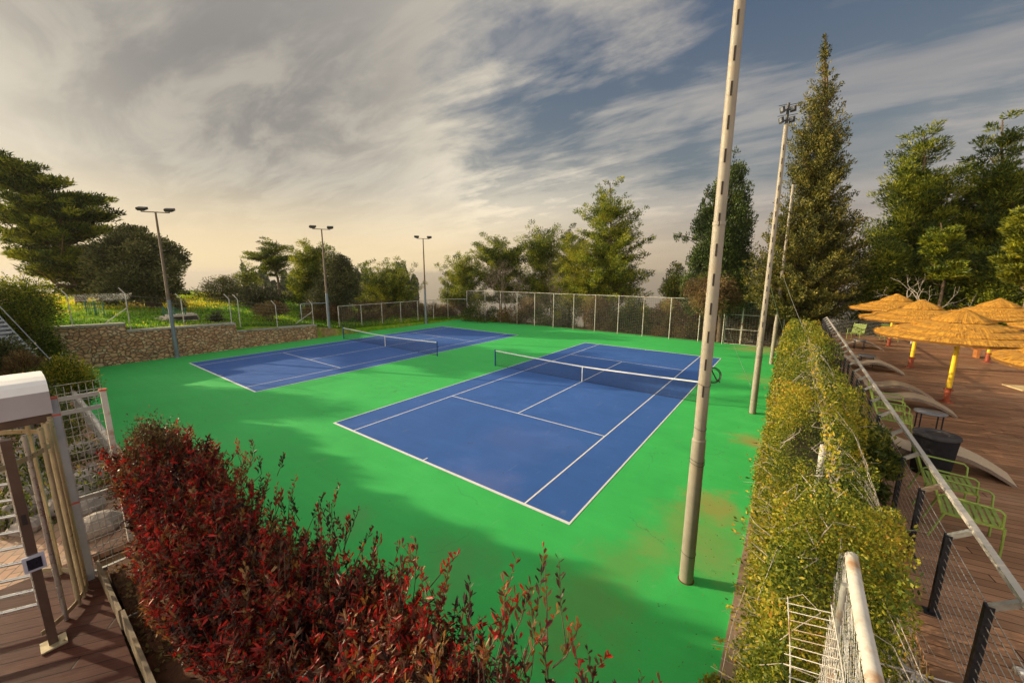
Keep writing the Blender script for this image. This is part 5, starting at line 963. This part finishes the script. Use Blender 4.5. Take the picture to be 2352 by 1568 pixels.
wisp2 = t.noise(t.scale(P, (2.2, 6.0, 1), rot=(0, 0, -.5)), 1.2, 8, .66, .25)
puff = t.noise(P, 4.5, 8, .6, .3)
dens = t.math('ADD', t.math('MULTIPLY', big, .8), t.math('ADD', t.math('MULTIPLY', wisp, .62), t.math('ADD', t.math('MULTIPLY', wisp2, .26), t.math('MULTIPLY', puff, .30))))
bl = [(1150, 235, .05, .34, .26), (1400, 205, .05, .30, .20), (760, 235, .0, .16, .10), (1880, 60, .1, .45, .16), (2300, 40, .1, .45, .12), (1570, 400, .0, .10, .16), (1750, 160, 0, .3, .08), (600, 300, 0, .14, .05)]
hole = None
for (x, y, a, b, k) in bl:
    v = t.math('MULTIPLY', dirblob(x, y, a, b), k); hole = v if hole is None else t.math('ADD', hole, v)
extra = t.math('ADD', t.math('MULTIPLY', dirblob(600, 80, .1, .75), .3), t.math('MULTIPLY', dirblob(100, 350, .1, .8), .3))
dens = t.math('SUBTRACT', t.math('ADD', dens, extra), t.math('MULTIPLY', hole, 1.12))
cover = t.mapr(dens, .68, 1.12, 0, 1)
veil = t.math('MULTIPLY', t.math('MULTIPLY', t.mapr(t.noise(t.scale(P, (.8, 2.2, 1), rot=(0, 0, .16)), 1.5, 7, .55, .3), .34, .70), .78), t.mapr(zc, .75, .35, .55, 1)); cover = t.math('MAXIMUM', cover, t.math('SUBTRACT', veil, t.math('MULTIPLY', hole, .95)))
low = t.mapr(zc, .05, .34, 1, 0)
cover = t.math('MAXIMUM', cover, t.math('MULTIPLY', low, t.mapr(dens, .55, .85)))
# cloud colour: warm towards the sun, grey where thick overhead
sunside = t.node('ShaderNodeVectorMath', {0: dn, 1: tuple(sd)}, operation='DOT_PRODUCT').outputs['Value']
warm = t.mapr(sunside, -.45, .62)
lit = t.mix(warm, (.56, .50, .45), (1.14, 1.0, .76)); thick = t.mapr(t.noise(t.scale(P, (.5, 1.3, 1)), 1.3, 5, .55, .3), .36, .70)
dark = t.mix(warm, (.25, .25, .265), (.54, .50, .43))
grey = t.math('MAXIMUM', t.math('MULTIPLY', dirblob(560, 60, .12, .62), .95), t.math('MULTIPLY', thick, .62))
cc = t.mix(grey, lit, dark)
cc = t.mix(t.math('MULTIPLY', dirblob(560, 40, .05, .6), .9), cc, (.215, .205, .20))
cc = t.mix(t.math('MULTIPLY', t.mapr(wisp, .40, .68), .30), cc, t.mix(warm, (.46, .40, .36), (.95, .86, .68)))
cc = t.mix(t.mapr(zc, .28, .62, 0, .62), cc, t.mix(warm, (.20, .205, .225), (.40, .375, .34)))
hz = t.mix(warm, (.42, .335, .25), (.98, .76, .44))
cc = t.mix(t.mapr(zc, .0, .22, .92, 0), cc, hz)
blue = t.mix(.72, t.node('ShaderNodeVectorMath', {0: sky.outputs[0], 3: .1}, operation='SCALE').outputs[0], t.mix(t.mapr(zc, .15, .6), (.17, .20, .24), (.052, .088, .175)))
col = t.mix(t.math('MULTIPLY', cover, .96), blue, cc)
# brighter cloud around the sun and behind the camera lights the scene
v = FW*1.0; bk = t.node('ShaderNodeVectorMath', {0: dn, 1: (.75, -.66, .1)}, operation='DOT_PRODUCT').outputs['Value']
gain = t.math('ADD', t.math('ADD', t.mapr(bk, .0, .6, 1, 1.75), t.math('MULTIPLY', t.mapr(bk, .3, .9, 0, 2.0), t.mapr(zc, .25, .6, 1, 0))), t.mapr(sunside, .955, .995, 0, 14))
col = t.node('ShaderNodeVectorMath', {0: col, 3: t.math('MULTIPLY', gain, 7.3)}, operation='SCALE').outputs[0]
t.l.new(col, bg.inputs[0])
vs = scn.view_settings; vs.view_transform = 'Standard'; vs.look = 'None'; vs.exposure = .5; vs.gamma = 1; vs.use_curve_mapping = False
scn.cycles.max_bounces = 6; scn.cycles.transparent_max_bounces = 8
